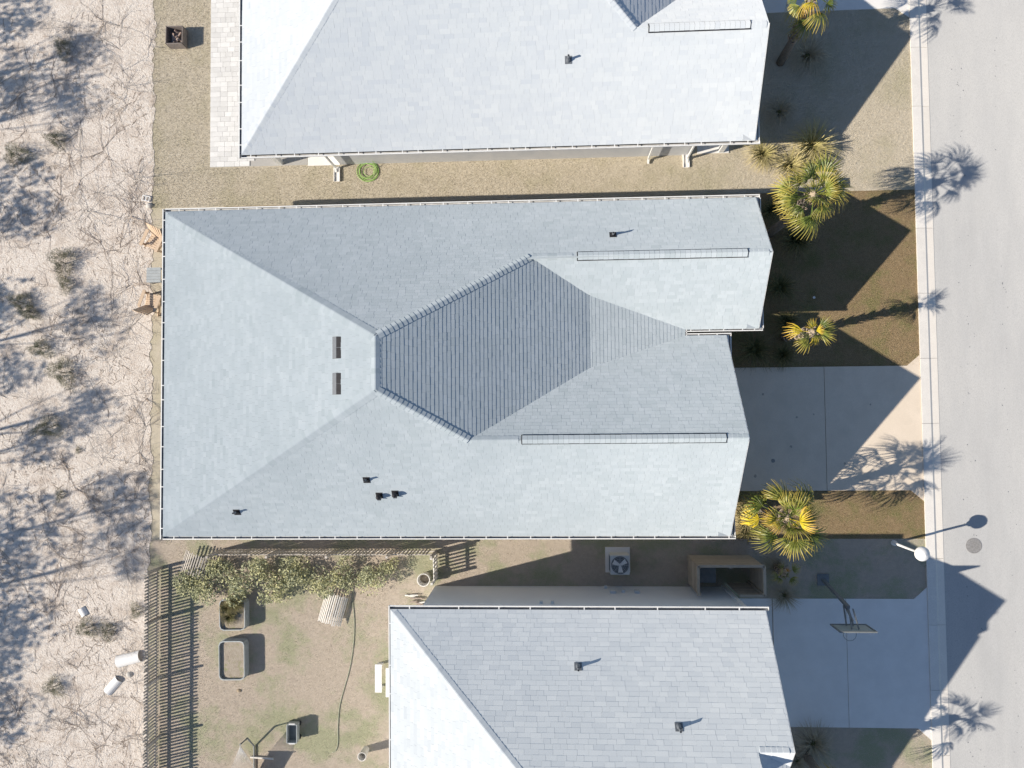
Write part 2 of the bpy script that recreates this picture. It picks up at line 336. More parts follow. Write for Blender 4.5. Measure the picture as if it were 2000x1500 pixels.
def G0(p):
    c = _R.T @ (np.array(p)-np.array([0, 0, HCAM])); return 1000+F*c[0]/-c[2], 750-F*c[1]/-c[2]
def deck(house, planes, m, th=0.13):
    b = MB()
    for poly in planes:
        P = [Vector(p) for p in poly]; n = len(P)
        nz = Vector((0, 0, 0))
        for k in range(n): nz += P[k].cross(P[(k+1) % n])
        if nz.z < 0: P = P[::-1]
        b.face(P); Q = [p-Vector((0, 0, th)) for p in P]; b.face(Q[::-1])
        for k in range(n): b.face([P[k], Q[k], Q[(k+1) % n], P[(k+1) % n]])
    return b.build('roof_deck', m, house)
def caps(house, a, b, m, n1, n2, size=0.15, wid=0.145, single=True, t0=0.0, t1=1.0, lift=.024):
    """overlapping cap shingles along a hip or ridge from a (low) to b; n1, n2 = normals of the two planes"""
    a, b = Vector(a), Vector(b); d = (b-a); L = d.length; d /= L
    s1 = d.cross(Vector(n1)).normalized(); s2 = Vector(n2).cross(d).normalized()
    if s1.z > 0: s1 = -s1
    if s2.z > 0: s2 = -s2
    N = int(L/size); whole = MB()
    up = (Vector(n1)+Vector(n2)).normalized()
    for k in range(int(N*t0), int(N*t1)):
        p0 = a+d*(k*size); p1 = a+d*min((k+1.12)*size, L); mb = whole if not single else MB(); tn = min(1, max(0, random.gauss(.35, .3)))
        j = 1+random.uniform(-.04, .04)
        h0, h1 = lift, lift*.65
        r0 = [p0+s1*wid*j+Vector(n1)*h0, p0+s1*.02+up*(h0+.012), p0+s2*.02+up*(h0+.012), p0+s2*wid*j+Vector(n2)*h0]
        r1 = [p1+s1*wid*j+Vector(n1)*h1, p1+s1*.02+up*(h1+.012), p1+s2*.02+up*(h1+.012), p1+s2*wid*j+Vector(n2)*h1]
        b0 = [p0+s1*wid*j-Vector(n1)*.01, p0+s1*.02-up*.01, p0+s2*.02-up*.01, p0+s2*wid*j-Vector(n2)*.01]
        for q in range(3): mb.face([r0[q], r0[q+1], r1[q+1], r1[q]], tn); mb.face([b0[q], b0[q+1], r0[q+1], r0[q]], tn)
        for q, nn in ((0, n1), (3, n2)): mb.face([r0[q], r1[q], r1[q]-Vector(nn)*.03, r0[q]-Vector(nn)*.03], tn)
        if single: mb.build('ridge_cap', m, house, tone=True)
    if not single: tag(whole.build('hip_cap_run', m, house, tone=True), kind='stuff')
def ridge_vent(house, a, b, m, n1, n2, wid=0.145):
    a, b = Vector(a), Vector(b); d = (b-a).normalized(); L = (b-a).length
    s1 = d.cross(Vector(n1)).normalized(); s2 = d.cross(Vector(n2)).normalized()
    if s1.z > 0: s1 = -s1
    if s2.z > 0: s2 = -s2
    core = MB()
    for s, n in ((s1, Vector(n1)), (s2, Vector(n2))):
        n = Vector(n); P = [a, b, b+s*(wid+.03), a+s*(wid+.03)]
        vz = Vector((0, 0, .035/n.z)); core.face([P[0]+vz, P[1]+vz, P[2]+n*.035, P[3]+n*.035]); core.face([P[3]+n*.0, P[2]+n*.0, P[2]+n*.035, P[3]+n*.035])
        core.face([P[1], P[2], P[2]+n*.035, P[1]+n*.035]); core.face([P[0], P[3], P[3]+n*.035, P[0]+n*.035])
    v = core.build('ridge_vent', 'black', house)
    N = int((L-.05)/0.17); b = b-d*.03; a = a+d*.03; L -= .06
    for k in range(N):
        p0, p1 = a+d*(k*L/N+.002), a+d*((k+1)*L/N-.002); mb = MB(); tn = min(1, max(0, random.gauss(.2, .25))); z = random.uniform(0, .006)
        for s, n in ((s1, Vector(n1)), (s2, Vector(n2))):
            n = Vector(n); w_ = wid-.012+random.uniform(-.004, .004)
            mb.face([p0+Vector((0, 0, (.052+z)/n.z)), p1+Vector((0, 0, (.050+z)/n.z)), p1+s*w_+n*(.050+z), p0+s*w_+n*(.052+z)], tn)
            mb.face([p0+s*w_+n*(.052+z), p1+s*w_+n*(.050+z), p1+s*w_+n*.035, p0+s*w_+n*.037], tn)
        mb.build('vent_cap', m, v, tone=True)
def gutter(house, a, b, out, z, width=0.125, step=0.78, hang=True, m='white_metal'):
    """K-style gutter outside the eave line a-b; out = unit vector away from the roof"""
    a, b, o = Vector((a[0], a[1], z)), Vector((b[0], b[1], z)), Vector((out[0], out[1], 0)); d = (b-a).normalized(); L = (b-a).length
    g = MB(); up = Vector((0, 0, 1))
    def strip(p, q): g.face([a+p[0]*o+p[1]*up, b+p[0]*o+p[1]*up, b+q[0]*o+q[1]*up, a+q[0]*o+q[1]*up])
    pr = [(width-.036, -.004), (width-.036, .012), (width, .012), (width, -.03), (width-.028, -.12), (-.01, -.12)]
    for k in range(len(pr)-1): strip(pr[k], pr[k+1])
    for e in (a, b):
        g.face([e+o*(-.01)-up*.12, e+o*(width-.03)-up*.12, e+o*width-up*.03, e+o*width+up*.01, e+o*(-.01)+up*.0])
    gt = g.build('gutter', m, house)
    t = MB(); t.face([a+o*.0-up*.10, b+o*.0-up*.10, b+o*(width-.036)-up*.10, a+o*(width-.036)-up*.10]); t.face([a+o*.0-up*.10, a+o*.0+up*.0, b+o*.0+up*.0, b+o*.0-up*.10])
    t.face([a+o*(width-.038)-up*.10, b+o*(width-.038)-up*.10, b+o*(width-.038)+up*.01, a+o*(width-.038)+up*.01]); t.build('trough', 'trough', gt)
    if hang:
        N = max(1, int(L/step))
        for k in range(N):
            p = a+d*((k+.5+random.uniform(-.2, .2))*L/N)
            MB().bar(p-o*.01+up*.006, p+o*(width-.03)+up*.008, .035, .012).build('hanger', m, gt)
    return gt
def board(house, a, b, name='fascia', th=0.03, h=0.2, m='white_metal', off=(0, 0, 0), dz=0.0):
    """a plank standing on edge along a-b (rake or fascia board)"""
    a, b = Vector(a)+Vector(off), Vector(b)+Vector(off); up = Vector((0, 0, 1)); d = (b-a); s = Vector((d.y, -d.x, 0)).normalized()*th/2; g = MB()
    T = [a-s+up*dz, b-s+up*dz, b+s+up*dz, a+s+up*dz]; B = [p-up*h for p in T]
    g.face(T); g.face(B[::-1])
    for k in range(4): g.face([T[k], B[k], B[(k+1) % 4], T[(k+1) % 4]])
    return g.build(name, m, house)
def downspout(house, x, y, z, out, foot=0.55):
    o = Vector((out[0], out[1], 0)); p = Vector((x, y, z)); q = p-o*.42-Vector((0, 0, .35))
    g = MB(); g.bar(p-Vector((0, 0, .12)), q, .075, .06); g.bar(q, (q.x, q.y, .15), .075, .06, up=(1, 0, 0)); g.bar((q.x, q.y, .14), Vector((q.x, q.y, .07))+o*foot*.5, .075, .06)
    g.build('downspout', 'white_metal', house); return Vector((q.x, q.y, 0))
def pipe_vent(house, px, py, z, n, kind='pipe', m='black'):
    p = G(px, py, z); n = Vector(n); up = (Vector((0, 0, 1))-n*n.z).normalized(); u = up.cross(n); R = Matrix((u, up, n)).transposed()
    b = MB(); b.box(p+n*.018, (.24, .26, .012), rot=R)
    v = b.build('vent_pipe' if kind == 'pipe' else 'exhaust_hood', m, house)
    if kind == 'pipe':
        c = MB(); c.lathe((0, 0, 0), [(.085, 0), (.07, .06), (.045, .15), (.04, .17)], 12); f = c.build('flashing_boot', m, v, True); f.location = p+n*.02-Vector((0, 0, .03))
        c = MB(); c.lathe((0, 0, 0), [(.036, 0), (.036, .34), (.028, .34), (.028, .2)], 12); c.build('pipe', 'vent_grey', v, True, loc=p)
    else:
        c = MB(); prof = []
        for k in range(7): t = pi*.5*k/6; prof.append((-.06+.02*sin(t), .17*sin(t)))
        c.box(p+n*.06-up*.03, (.11, .17, .10), rot=R)
        c.lathe(p+n*.1-up*.0, [(.085, -.1), (.085, .12), (.075, .16), (.04, .185), (.001, .19)], 14)
        c.build('hood', m, v, True)
        e = MB(); e.box(p+n*.10-up*.11, (.13, .03, .09), rot=R); e.build('hood_mouth', 'vent_grey', v)
    return v
nrm = lambda x, y, z: Vector((x, y, z)).normalized()

# ------------------------------------------------------------------ the house in the middle
HS = thing('house', 'grey shingled hip roof house with two front gables in the middle of the picture', 'house', (0, 0, 0))
ze, p, pl, pd = 2.8, 0.75, 0.4385, 0.444
xL, yT, yB, xa, za = -14.45, 7.67, -4.60, -5.43, 6.76
A1, A2 = (xa, yT-(za-ze)/p, za), (xa, yB+(za-ze)/p, za)
y1, z1, x1 = 5.27, 4.60, 7.67; y2, z2, x2 = -0.98, 5.515, 6.5
R1w, R2w = (xa+(za-z1)/pd, y1, z1), (xa+(za-z2)/pd, y2, z2)
xb = 1.5; zb = za-pd*(xb-xa); B1, B2 = (xb, y1-(z1-zb)/p, zb), (xb, y2+(z2-zb)/p, zb)
ye1, ye2 = y1-(z1-ze)/p, y2+(z2-ze)/p; xe = xb+(zb-ze)/0.25
planes = [
    [(xL, yB, ze), A2, A1, (xL, yT, ze)],                                              # rear slope
    [(xL, yT, ze), A1, R1w, (x1, y1, z1), (x1, yT, ze)],                               # upper side slope
    [(xL, yB, ze), (x2, yB, ze), (x2, y2, z2), R2w, A2],                               # lower side slope
    [A1, A2, R2w, B2, B1, R1w],                                                        # street side of the hip
    [B1, B2, (xe, ye2, ze), (xe, ye1, ze)],                                            # shallow saddle between the gables
    [R1w, B1, (xe, ye1, ze), (x1, ye1, ze), (x1, y1, z1)],
    [R2w, (x2, y2, z2), (x2, ye2, ze), (xe, ye2, ze), B2]]
deck(HS, planes, 'vent_grey', 0.10)
shingle_roof(HS, planes, 'shingle', per={3: dict(th=1.5, var=.3), 4: dict(th=1.25, var=.4)})     # thicker street-side tabs, shaped to cast wider shade and darken those slopes
nL, nT, nB, nD = nrm(-pl, 0, 1), nrm(0, p, 1), nrm(0, -p, 1), nrm(pd, 0, 1)
nG1, nG2 = nB, nT
caps(HS, (xL+.12, yT-.12, ze+.06), A1, 'shingle', nT, nL, wid=.21, single=False)
caps(HS, (xL+.12, yB+.12, ze+.06), A2, 'shingle', nL, nB, wid=.21, single=False)
caps(HS, R1w, A1, 'shingle', nD, nT, size=0.17, lift=.036)
caps(HS, R2w, A2, 'shingle', nB, nD, size=0.17, lift=.036)
caps(HS, A2, A1, 'shingle', nL, nD, size=0.17, single=False)
va1, vb1 = G(1127, 500, 4.66).x, G(1463, 491, 4.66).x; va2, vb2 = G(1018, 858, 5.55).x, G(1421, 857, 5.55).x
caps(HS, (R1w[0]+.1, y1, z1), (va1, y1, z1), 'shingle', nT, nB, size=0.17); caps(HS, (vb1, y1, z1), (x1, y1, z1), 'shingle', nT, nB, size=0.17)
caps(HS, (R2w[0]+.1, y2, z2), (va2, y2, z2), 'shingle', nT, nB, size=0.17); caps(HS, (vb2, y2, z2), (x2, y2, z2), 'shingle', nT, nB, size=0.17)
ridge_vent(HS, (va1, y1, z1), (vb1, y1, z1), 'shingle', nT, nB)
ridge_vent(HS, (va2, y2, z2), (vb2, y2, z2), 'shingle', nT, nB)
# gutters
gz = ze-.01
gutter(HS, (xL-.02, yT), (x1+.16, yT), (0, 1), gz); gutter(HS, (xL-.02, yB), (x2+.2, yB), (0, -1), gz)
gutter(HS, (xL, yB-.11), (xL, yT+.11), (-1, 0), gz)
gutter(HS, (xe+.02, ye1), (x1+.16, ye1), (0, -1), gz, width=.085, step=.5); gutter(HS, (xe+.02, ye2), (x2+.2, ye2), (0, 1), gz, width=.085, step=.6)
gutter(HS, (xe, ye2-.03), (xe, ye1+.03), (1, 0), gz, width=.07, step=.3)
# rake boards, pent eaves with their own gutters under the gables
for (xg, yg, zg, y_lo, y_hi) in ((x1, y1, z1, ye1, yT), (x2, y2, z2, yB, ye2)):
    for ye in (y_lo, y_hi): board(HS, (xg+.012, ye, ze), (xg+.012, yg, zg), 'rake_board', .024, .2, dz=.006)
    pent = [(xg-.45, y_lo, ze+.13), (xg-.45, y_hi, ze+.13), (xg+.12, y_hi, ze-.04), (xg+.12, y_lo, ze-.04)]
    b = MB(); b.face(pent[::-1]); b.face([(x_, y_, z_-.08) for x_, y_, z_ in pent]); b.build('pent_roof', 'shingle', HS, tone=True)
    gutter(HS, (xg+.13, y_lo-.02), (xg+.13, y_hi+.02), (1, 0), ze-.06, width=.075, hang=False)
# walls, doors, windows (street side under the gables)
b = MB(); b.prism(rect(-12.2, 4.9, yB+.45, yT-.45), -.05, 2.72); b.build('wall', 'wall', HS)
def gable_wall(house, xw, yl, yh, yr, zr, ztop, m, x0):
    b = MB(); i = 0
    pts = [(yl, -.05), (yh, -.05), (yh, ztop), (yr, zr), (yl, ztop)]
    for x_ in (x0, xw): b.v += [(x_, y_, z_) for y_, z_ in pts]
    b.f += [(4, 3, 2, 1, 0), (5, 6, 7, 8, 9)] + [(k, (k+1) % 5, 5+(k+1) % 5, 5+k) for k in range(5)]; b.t += [0]*7
    return b.build('wall', m, house)
gable_wall(HS, x1-.5, ye1+.40, yT-.45, y1, z1-.45, ze-.12, 'wall', 4.92)
gable_wall(HS, x2-.5, yB+.45, ye2-.40, y2, z2-.48, ze-.12, 'wall', 4.92)
gd = MB().box((x2-.48, -.85, 1.08), (.05, 4.4, 2.1)).build('garage_door', 'garage', HS)
for r in range(4):
    for k in range(4): MB().box((x2-.447, -.85+(k-1.5)*1.07, .33+r*.51), (.016, .98, .42)).build('panel', 'garage', gd)
def window(house, x, y, z, wd, ht):
    f = MB()
    for s in (-1, 1): f.box((x, y+s*wd/2, z), (.07, .07, ht)); f.box((x, y, z+s*(ht/2)), (.075, wd+.07, .07))
    f.box((x, y, z), (.06, wd-.07, .04)); fr = f.build('window', 'white_metal', house)
    MB().box((x-.02, y, z), (.02, wd, ht)).build('pane', 'glass', fr); MB().box((x+.03, y, z-ht/2-.055), (.12, wd+.2, .04)).build('sill', 'white_metal', fr)
for yy in (4.55, 5.95): window(HS, x1-.49, yy, 1.5, 1.0, 1.4)
d_ = MB().box((4.93, 2.05, 1.2), (.05, .95, 2.05)).build('front_door', 'vent_grey', HS); MB().box((4.97, 1.68, 1.1), (.05, .03, .15)).build('handle', 'steel', d_)
for yy in (-2.5, -.4, 3.3, 5.4):
    f = MB().box((-12.215, yy, 1.15), (.05, 1.6, 2.1)).build('patio_door', 'white_metal', HS); MB().box((-12.245, yy, 1.15), (.02, 1.42, 1.9)).build('pane', 'glass', f)
for yy in (yB+.3, yB+4.3, yT-4.3, yT-.3): MB().box((xL+.4, yy, 1.33), (.2, .2, 2.75)).build('porch_post', 'white_metal', HS)
downspout(HS, -12, yT+.06, ze, (0, 1)); downspout(HS, 5.8, yT+.06, ze, (0, 1)); downspout(HS, -9, yB-.06, ze, (0, -1)); downspout(HS, 4.3, yB-.06, ze, (0, -1))
# plumbing vents, exhaust hoods, box vents
zB = lambda y: ze+p*(y-yB); zT = lambda y: ze+p*(yT-y)
def onplane(px, py, zf):
    z = 4.0
    for _ in range(12): z = zf(G(px, py, z))
    return z
pipe_vent(HS, 1197, 459, onplane(1197, 459, lambda q: zT(q.y)), nT)
pipe_vent(HS, 716, 937, onplane(716, 937, lambda q: zB(q.y)), nB); pipe_vent(HS, 463, 1000, onplane(463, 1000, lambda q: zB(q.y)), nB)
pipe_vent(HS, 741, 967, onplane(741, 967, lambda q: zB(q.y)), nB, 'hood'); pipe_vent(HS, 772, 963, onplane(772, 963, lambda q: zB(q.y)), nB, 'hood')
zLf = lambda q: ze+pl*(q.x-xL)
upL = nrm(1, 0, pl); RL = Matrix((Vector((0, 1, 0)).cross(nL), Vector((0, 1, 0)), nL)).transposed()
if (RL @ Vector((1, 0, 0))).x < 0: RL = Matrix((upL, nL.cross(upL), nL)).transposed()
for py in (668, 689.5, 739, 760):
    q = G(656, py, onplane(656, py, zLf)+.08)
    v = MB(); ux, uy, un_ = upL, nL.cross(upL), nL
    # wedge: low lip to the left, tall back to the right
    A = q-un_*.10; P = lambda s, t, h: A+ux*s+uy*t+un_*h
    hw = .178
    v.v = [tuple(P(*c)) for c in ((-.17, -hw, .02), (.17, -hw, .02), (.17, hw, .02), (-.17, hw, .02), (-.17, -hw, .07), (0, -hw, .095), (.17, -hw, .045), (-.17, hw, .07), (0, hw, .095), (.17, hw, .045))]
    v.f = [(4, 5, 8, 7), (5, 6, 9, 8), (0, 4, 7, 3), (1, 2, 9, 6), (0, 1, 6, 5, 4), (3, 7, 8, 9, 2)]; v.t = [0]*6
    o_ = v.build('roof_vent', 'vent_grey', HS)
    MB().box(A+un_*.008, (.44, .38, .012), rot=Matrix((ux, uy, un_)).transposed()).build('flange', 'vent_grey', o_)
    s_ = MB(); s_.face([P(.012, -hw+.008, .095), P(.168, -hw+.008, .0495), P(.168, hw-.008, .0495), P(.012, hw-.008, .095)]); s_.build('shade_face', 'black', o_)  # black sheet painting shade on the vent's right-hand slope

# ------------------------------------------------------------------ the house at the top of the picture
UH = thing('house', 'house with a white-veiled roof at the top of the picture beside the paver patio', 'house')
uze, up_ = 2.8, 0.6; uyB = 9.78; uxL = -11.5; uxr = 7.68; uy1 = 13.08; uz1 = uze+up_*(uy1-uyB); uza = 6.6; uya = uyB+(uza-uze)/up_; uxa = uxL+(uza-uze)/up_
ux1 = 3.18; uxd = ux1-(uza-uz1)/0.55; my = lambda q: (q[0], 2*uya-q[1], q[2])
uplanes = [
    [(uxL, uyB, uze), (uxa, uya, uza), (uxL, 2*uya-uyB, uze)],
    [(uxL, uyB, uze), (uxr, uyB, uze), (uxr, uy1, uz1), (ux1, uy1, uz1), (uxd, uya, uza), (uxa, uya, uza)],
    [(uxd, uya, uza), (ux1, uy1, uz1), (ux1+(up_/.55)*(uya-uy1), uya, uz1-up_*(uya-uy1))],
    [(ux1, uy1, uz1), (ux1+(up_/.55)*(uya-uy1), uya, uz1-up_*(uya-uy1)), (uxr, uya, uz1-up_*(uya-uy1)), (uxr, uy1, uz1)]]
deck(UH, uplanes + [[my(q) for q in pl_] for pl_ in uplanes[1:]], 'shingle_veiled', .12)
shingle_roof(UH, uplanes, 'shingle_veiled', keep=lambda q: q.y < 15.6, exposure=.155, wmin=.2, wmax=.42, th=.85)
nUL, nUB, nUT, nUD = nrm(-up_, 0, 1), nrm(0, -up_, 1), nrm(0, up_, 1), nrm(.55, 0, 1)
caps(UH, (uxL+.12, uyB+.12, uze+.06), (uxa, uya, uza), 'shingle_veiled', nUL, nUB, single=False)
caps(UH, (ux1, uy1, uz1), (uxd, uya, uza), 'shingle_veiled', nUB, nUD, size=.17, single=False)
uva, uvb = G(1267, 55, 4.83).x, G(1468, 48, 4.83).x
caps(UH, (uvb, uy1, uz1), (uxr, uy1, uz1), 'shingle_veiled', nUT, nUB, size=.17); ridge_vent(UH, (uva, uy1, uz1), (uvb, uy1, uz1), 'shingle_veiled', nUT, nUB)
gutter(UH, (uxL-.02, uyB), (uxr+.2, uyB), (0, -1), uze-.01); gutter(UH, (uxL, uyB-.11), (uxL, 17), (-1, 0), uze-.01)
board(UH, (uxr+.012, uyB, uze), (uxr+.012, uy1, uz1), 'rake_board', .024, .2, dz=.006)
b = MB(); pent = [(uxr-.45, uyB, uze+.13), (uxr-.45, 16.3, uze+.13), (uxr+.12, 16.3, uze-.04), (uxr+.12, uyB, uze-.04)]; b.face(pent[::-1]); b.face([(x_, y_, z_-.08) for x_, y_, z_ in pent]); b.build('pent_roof', 'shingle_veiled', UH, tone=True)
gutter(UH, (uxr+.13, uyB-.02), (uxr+.13, 16.3), (1, 0), uze-.06, width=.075, hang=False)
uw0, uw1 = G(665, 317).x, G(1345, 298).x
MB().prism(rect(uw0, uw1, 10.30, 2*uya-10.3), -.05, 2.72).build('wall', 'wall', UH)
gable_wall(UH, uw1+.02, 10.31, 16.0, uy1, uz1-.35, uze-.12, 'wall', uw1-.3)
for xx in (G(548, 318).x, uxr-.55): MB().box((xx, 10.45, 1.32), (.2, .2, 2.74)).build('porch_post', 'white_metal', UH)
for px, py in ((657, 322), (1341, 296), (1265, 296)): downspout(UH, G(px, py).x, uyB-.06, uze, (0, -1), .35)
zU = lambda q: uze+up_*(q.y-uyB); pipe_vent(UH, 1110, 117, onplane(1110, 117, zU), nUB, 'pipe', 'vent_grey')
MB().prism([(-9.9, 10.28), (uw0-.02, 10.28), (uw0-.02, 16), (-9.9, 16)], -.05, .03).build('porch_slab', 'concrete_veiled')['kind'] = 'structure'
MB().prism(rect(uw1+.34, G(1423, 298).x, 10.34, 15.8), -.05, .05).build('porch_slab', 'concrete_veiled')['kind'] = 'structure'
# paver patio in the back garden of that house
pat = sheet('patio', rect(-14.08, -9.92, 10.32, 19), 0.02, 'paver_bed')
pv = [MB().box((0, 0, 0), (w_, .205, .05)).build('paver', 'paver', pat) for w_ in (.42, .30, .215)]
for q in pv: q.location = (0, 0, -5)
ry = 0; cnt = 0; y_ = 10.34
used = [False]*3
while y_ < 18.6:
    x_ = -14.07 + (0 if ry % 2 else -.12)
    while x_ < -12.45:
        k = random.choice((0, 0, 1, 1, 2)); w_ = (.42, .30, .215)[k]
        if x_+w_ > -14.08+.1:
            if not used[k]: o_ = pv[k]; used[k] = True
            else: o_ = pv[k].copy(); COL.objects.link(o_)
            o_.location = (max(x_, -14.07+.0)+w_/2+.005 if x_ > -14.08 else -14.07+w_/2, y_+.105, .022+random.uniform(-.002, .003)); cnt += 1
        x_ += w_+.008
    y_ += .213; ry += 1

# ------------------------------------------------------------------ the house at the bottom of the picture
LH = thing('house', 'tall house with a white-veiled roof at the bottom of the picture beside the basketball hoop', 'house')
lze, lp, lpl = 4.4, .75, .66; lyT = -6.82; lxL = -5.5; lxr = 7.22; lza = 8.2; lya = lyT-(lza-lze)/lp; lxa = lxL+(lza-lze)/lpl
lz1 = 7.0; ly1 = lyT-(lz1-lze)/lp; lx0 = G(1481, 1466, lz1).x
lplanes = [
    [(lxL, lyT, lze), (lxa, lya, lza), (lxL, 2*lya-lyT, lze)],
    [(lxL, lyT, lze), (lxa, lya, lza), (3.4, lya, lza), (lx0+.06, ly1-.65, lz1+.65*lp), (lx0, ly1, lz1), (lxr, ly1, lz1), (lxr, lyT, lze)],
    [(lx0, ly1, lz1), (lxr, ly1-.5867*(lxr-lx0), lz1-.44*(lxr-lx0)), (lxr, -11.25, lz1-.44*(lxr-lx0)), (lx0, -11.6, lz1)],
    [(lx0, ly1, lz1), (lxr, ly1, lz1), (lxr, ly1-.5867*(lxr-lx0), lz1-.44*(lxr-lx0))]]
ml = lambda q: (q[0], 2*lya-q[1], q[2])
deck(LH, lplanes + [[(lxL, 2*lya-lyT, lze), (lxa, lya, lza), (3.4, lya, lza), (5.8, 2*lya-lyT, lze)], [(3.4, lya, lza), (5.8, 2*lya-lyT, lze), (6.6, -11.6, lz1-.25), (lx0, -11.6, lz1)]], 'shingle_veiled_white', .12)
shingle_roof(LH, lplanes[:2]+lplanes[3:], 'shingle_veiled_white', keep=lambda q: q.y > -12.5, exposure=.155, wmin=.22, wmax=.45, th=.85)
shingle_d = MB()
for pts, tone, n in shingles(lplanes[2]):
    i = len(shingle_d.v); shingle_d.v += [tuple(q) for q in pts]; shingle_d.f += [tuple(i+k for k in f) for f in SF]; shingle_d.t += [tone]*4
tag(shingle_d.build('shingle_field', 'shingle_veiled_white', LH, tone=True), kind='stuff')
b = MB(); b.face([(lx0+.02, ly1, lz1-.02), (lx0+.05, ly1-.65, lz1+.65*lp-.03), (3.42, lya, lza-.03), (3.42, lya, 5.9), (lx0, -11.6, 6.4), (lx0, ly1, 6.6)]); b.face([(3.42, lya, lza-.03), (lx0, -11.6, lz1), (lxr-.02, -11.3, 6.3), (6.6, -12.6, 5.6), (4.2, -13.2, 6.9)]); b.build('sun_leak_infill', 'shingle_veiled_white', LH, tone=True)  # unseen faces added to close a sunlit hole in the roof's shadow
nLL, nLT, nLB = nrm(-lpl, 0, 1), nrm(0, lp, 1), nrm(0, -lp, 1)
caps(LH, (lxL+.12, lyT-.1, lze+.07), (lxa, lya, lza), 'shingle_veiled_white', nLT, nLL, single=False)
caps(LH, (lx0+.05, ly1, lz1), (lxr, ly1, lz1), 'shingle_veiled_white', nLT, nLB, size=.17)
gutter(LH, (lxL-.02, lyT), (lxr+.12, lyT), (0, 1), lze-.01, step=1.4); gutter(LH, (lxL, lyT+.11), (lxL, -18), (-1, 0), lze-.01, width=.07, step=1.2)
board(LH, (lxr+.012, lyT, lze), (lxr+.012, ly1, lz1), 'rake_board', .024, .2, dz=.006)
board(LH, (lxr+.012, ly1, lz1), (lxr+.012, -11.2, lz1-.75*(ly1+11.2)), 'rake_board', .024, .2, dz=.006)
MB().prism(rect(-4.65, 6.83, -17, -7.10), -.05, 4.3).build('wall', 'wall_grey', LH)
gable_wall(LH, 6.86, -13.6, -7.12, ly1, lz1-.3, lze-.15, 'wall_grey', 6.0)
MB().prism(rect(6.2, 6.85, -11.5, -10.35), 4.0, 6.42).build('wall', 'wall_grey', LH)  # unseen block added under the roof to stop a sunlight leak
MB().box((6.87, -7.06, 2.1), (.16, .08, 4.3)).build('corner_board', 'white_metal', LH)
MB().box((6.89, -10.4, 1.1), (.05, 4.6, 2.1)).build('garage_door', 'garage', LH)
zLH = lambda q: lze+lp*(lyT-q.y)
pipe_vent(LH, 1129, 1302, onplane(1129, 1302, zLH), nLT, 'pipe', 'vent_grey'); pipe_vent(LH, 1326, 1420, onplane(1326, 1420, zLH), nLT, 'pipe', 'vent_grey')
for px, py, z_, sz in ((1197, 1151, 1.0, .3), (1217, 1150, .9, .18), (1244, 1151, 1.0, .25), (1057, 1178, 2.6, .16), (1079, 1178, 2.6, .16), (1183, 1140, .3, .14)):
    q = G(px, py, z_); MB().box((q.x, -7.05, z_), (sz*.75, .1, sz*1.0)).build('meter_box', 'ac', LH)

# ------------------------------------------------------------------ palms
def frond_mesh(m, droop, nleaf=18, R=.66, pet=.72, spread=80):
    b = MB(); tv = b.tv
    # petiole curving gently
    pts = [(0, 0, 0), (pet*.5, 0, .02), (pet, 0, -.01)]; wd = [.022, .016, .011]
    for k in range(2):
        a_, b_ = Vector(pts[k]), Vector(pts[k+1])
        for (dy, dz), (ey, ez) in (((-1, 0), (0, 1)), ((0, 1), (1, 0)), ((1, 0), (-1, 0))):
            b.face([a_+Vector((0, dy*wd[k], dz*wd[k])), a_+Vector((0, ey*wd[k], ez*wd[k])), b_+Vector((0, ey*wd[k+1], ez*wd[k+1])), b_+Vector((0, dy*wd[k+1], dz*wd[k+1]))]); tv += [0.2]*4
    for k in range(nleaf):
        t = (k+.5)/nleaf*2-1; ang = radians(spread)*t+random.uniform(-.03, .03); L = R*(1-.28*abs(t)**2)*random.uniform(.88, 1.06)
        d = Vector((cos(ang), sin(ang), 0)); s = Vector((-sin(ang), cos(ang), 0)); o = Vector((pet, 0, -.01))
        fold = .03*(1 if k % 2 else -1); wm = max(.012, radians(spread)*2/nleaf*L*.40*.5)
        prof = [(.02, .006, 0), (.45*L, wm, 0.02+fold*.5-.06*abs(t)), (.75*L, wm*.75, -droop*.10-.06*abs(t)), (L, .003, -droop*.34-.04*abs(t)-random.uniform(0, .1)*droop)]
        lat = random.uniform(-.03, .03)
        P = [(o+d*r+s*(w_)+s*lat*(r/L)**2+Vector((0, 0, z_)), o+d*r-s*(w_)+s*lat*(r/L)**2+Vector((0, 0, z_+fold*.4))) for r, w_, z_ in prof]
        for q in range(3):
            b.face([P[q][0], P[q][1], P[q+1][1], P[q+1][0]]); tp = [(0, .35, .7, 1)[q], (0, .35, .7, 1)[q+1]]; tv += [tp[0], tp[0], tp[1], tp[1]]
    me = b.build('frond', m, tip=True); COL.objects.unlink(me); return me.data
FR = {k: [frond_mesh('palm_'+k, dr, nleaf=nl) for dr, nl in ((.5, 19), (.9, 18), (1.2, 16))] for k in ('g', 'yg', 'y', 'o')}
FR2 = {k: [frond_mesh('palm_'+k, dr, nleaf=9, R=.85, pet=.45, spread=48) for dr in (.4, .8, 1.1)] for k in ('g', 'yg', 'y', 'o')}
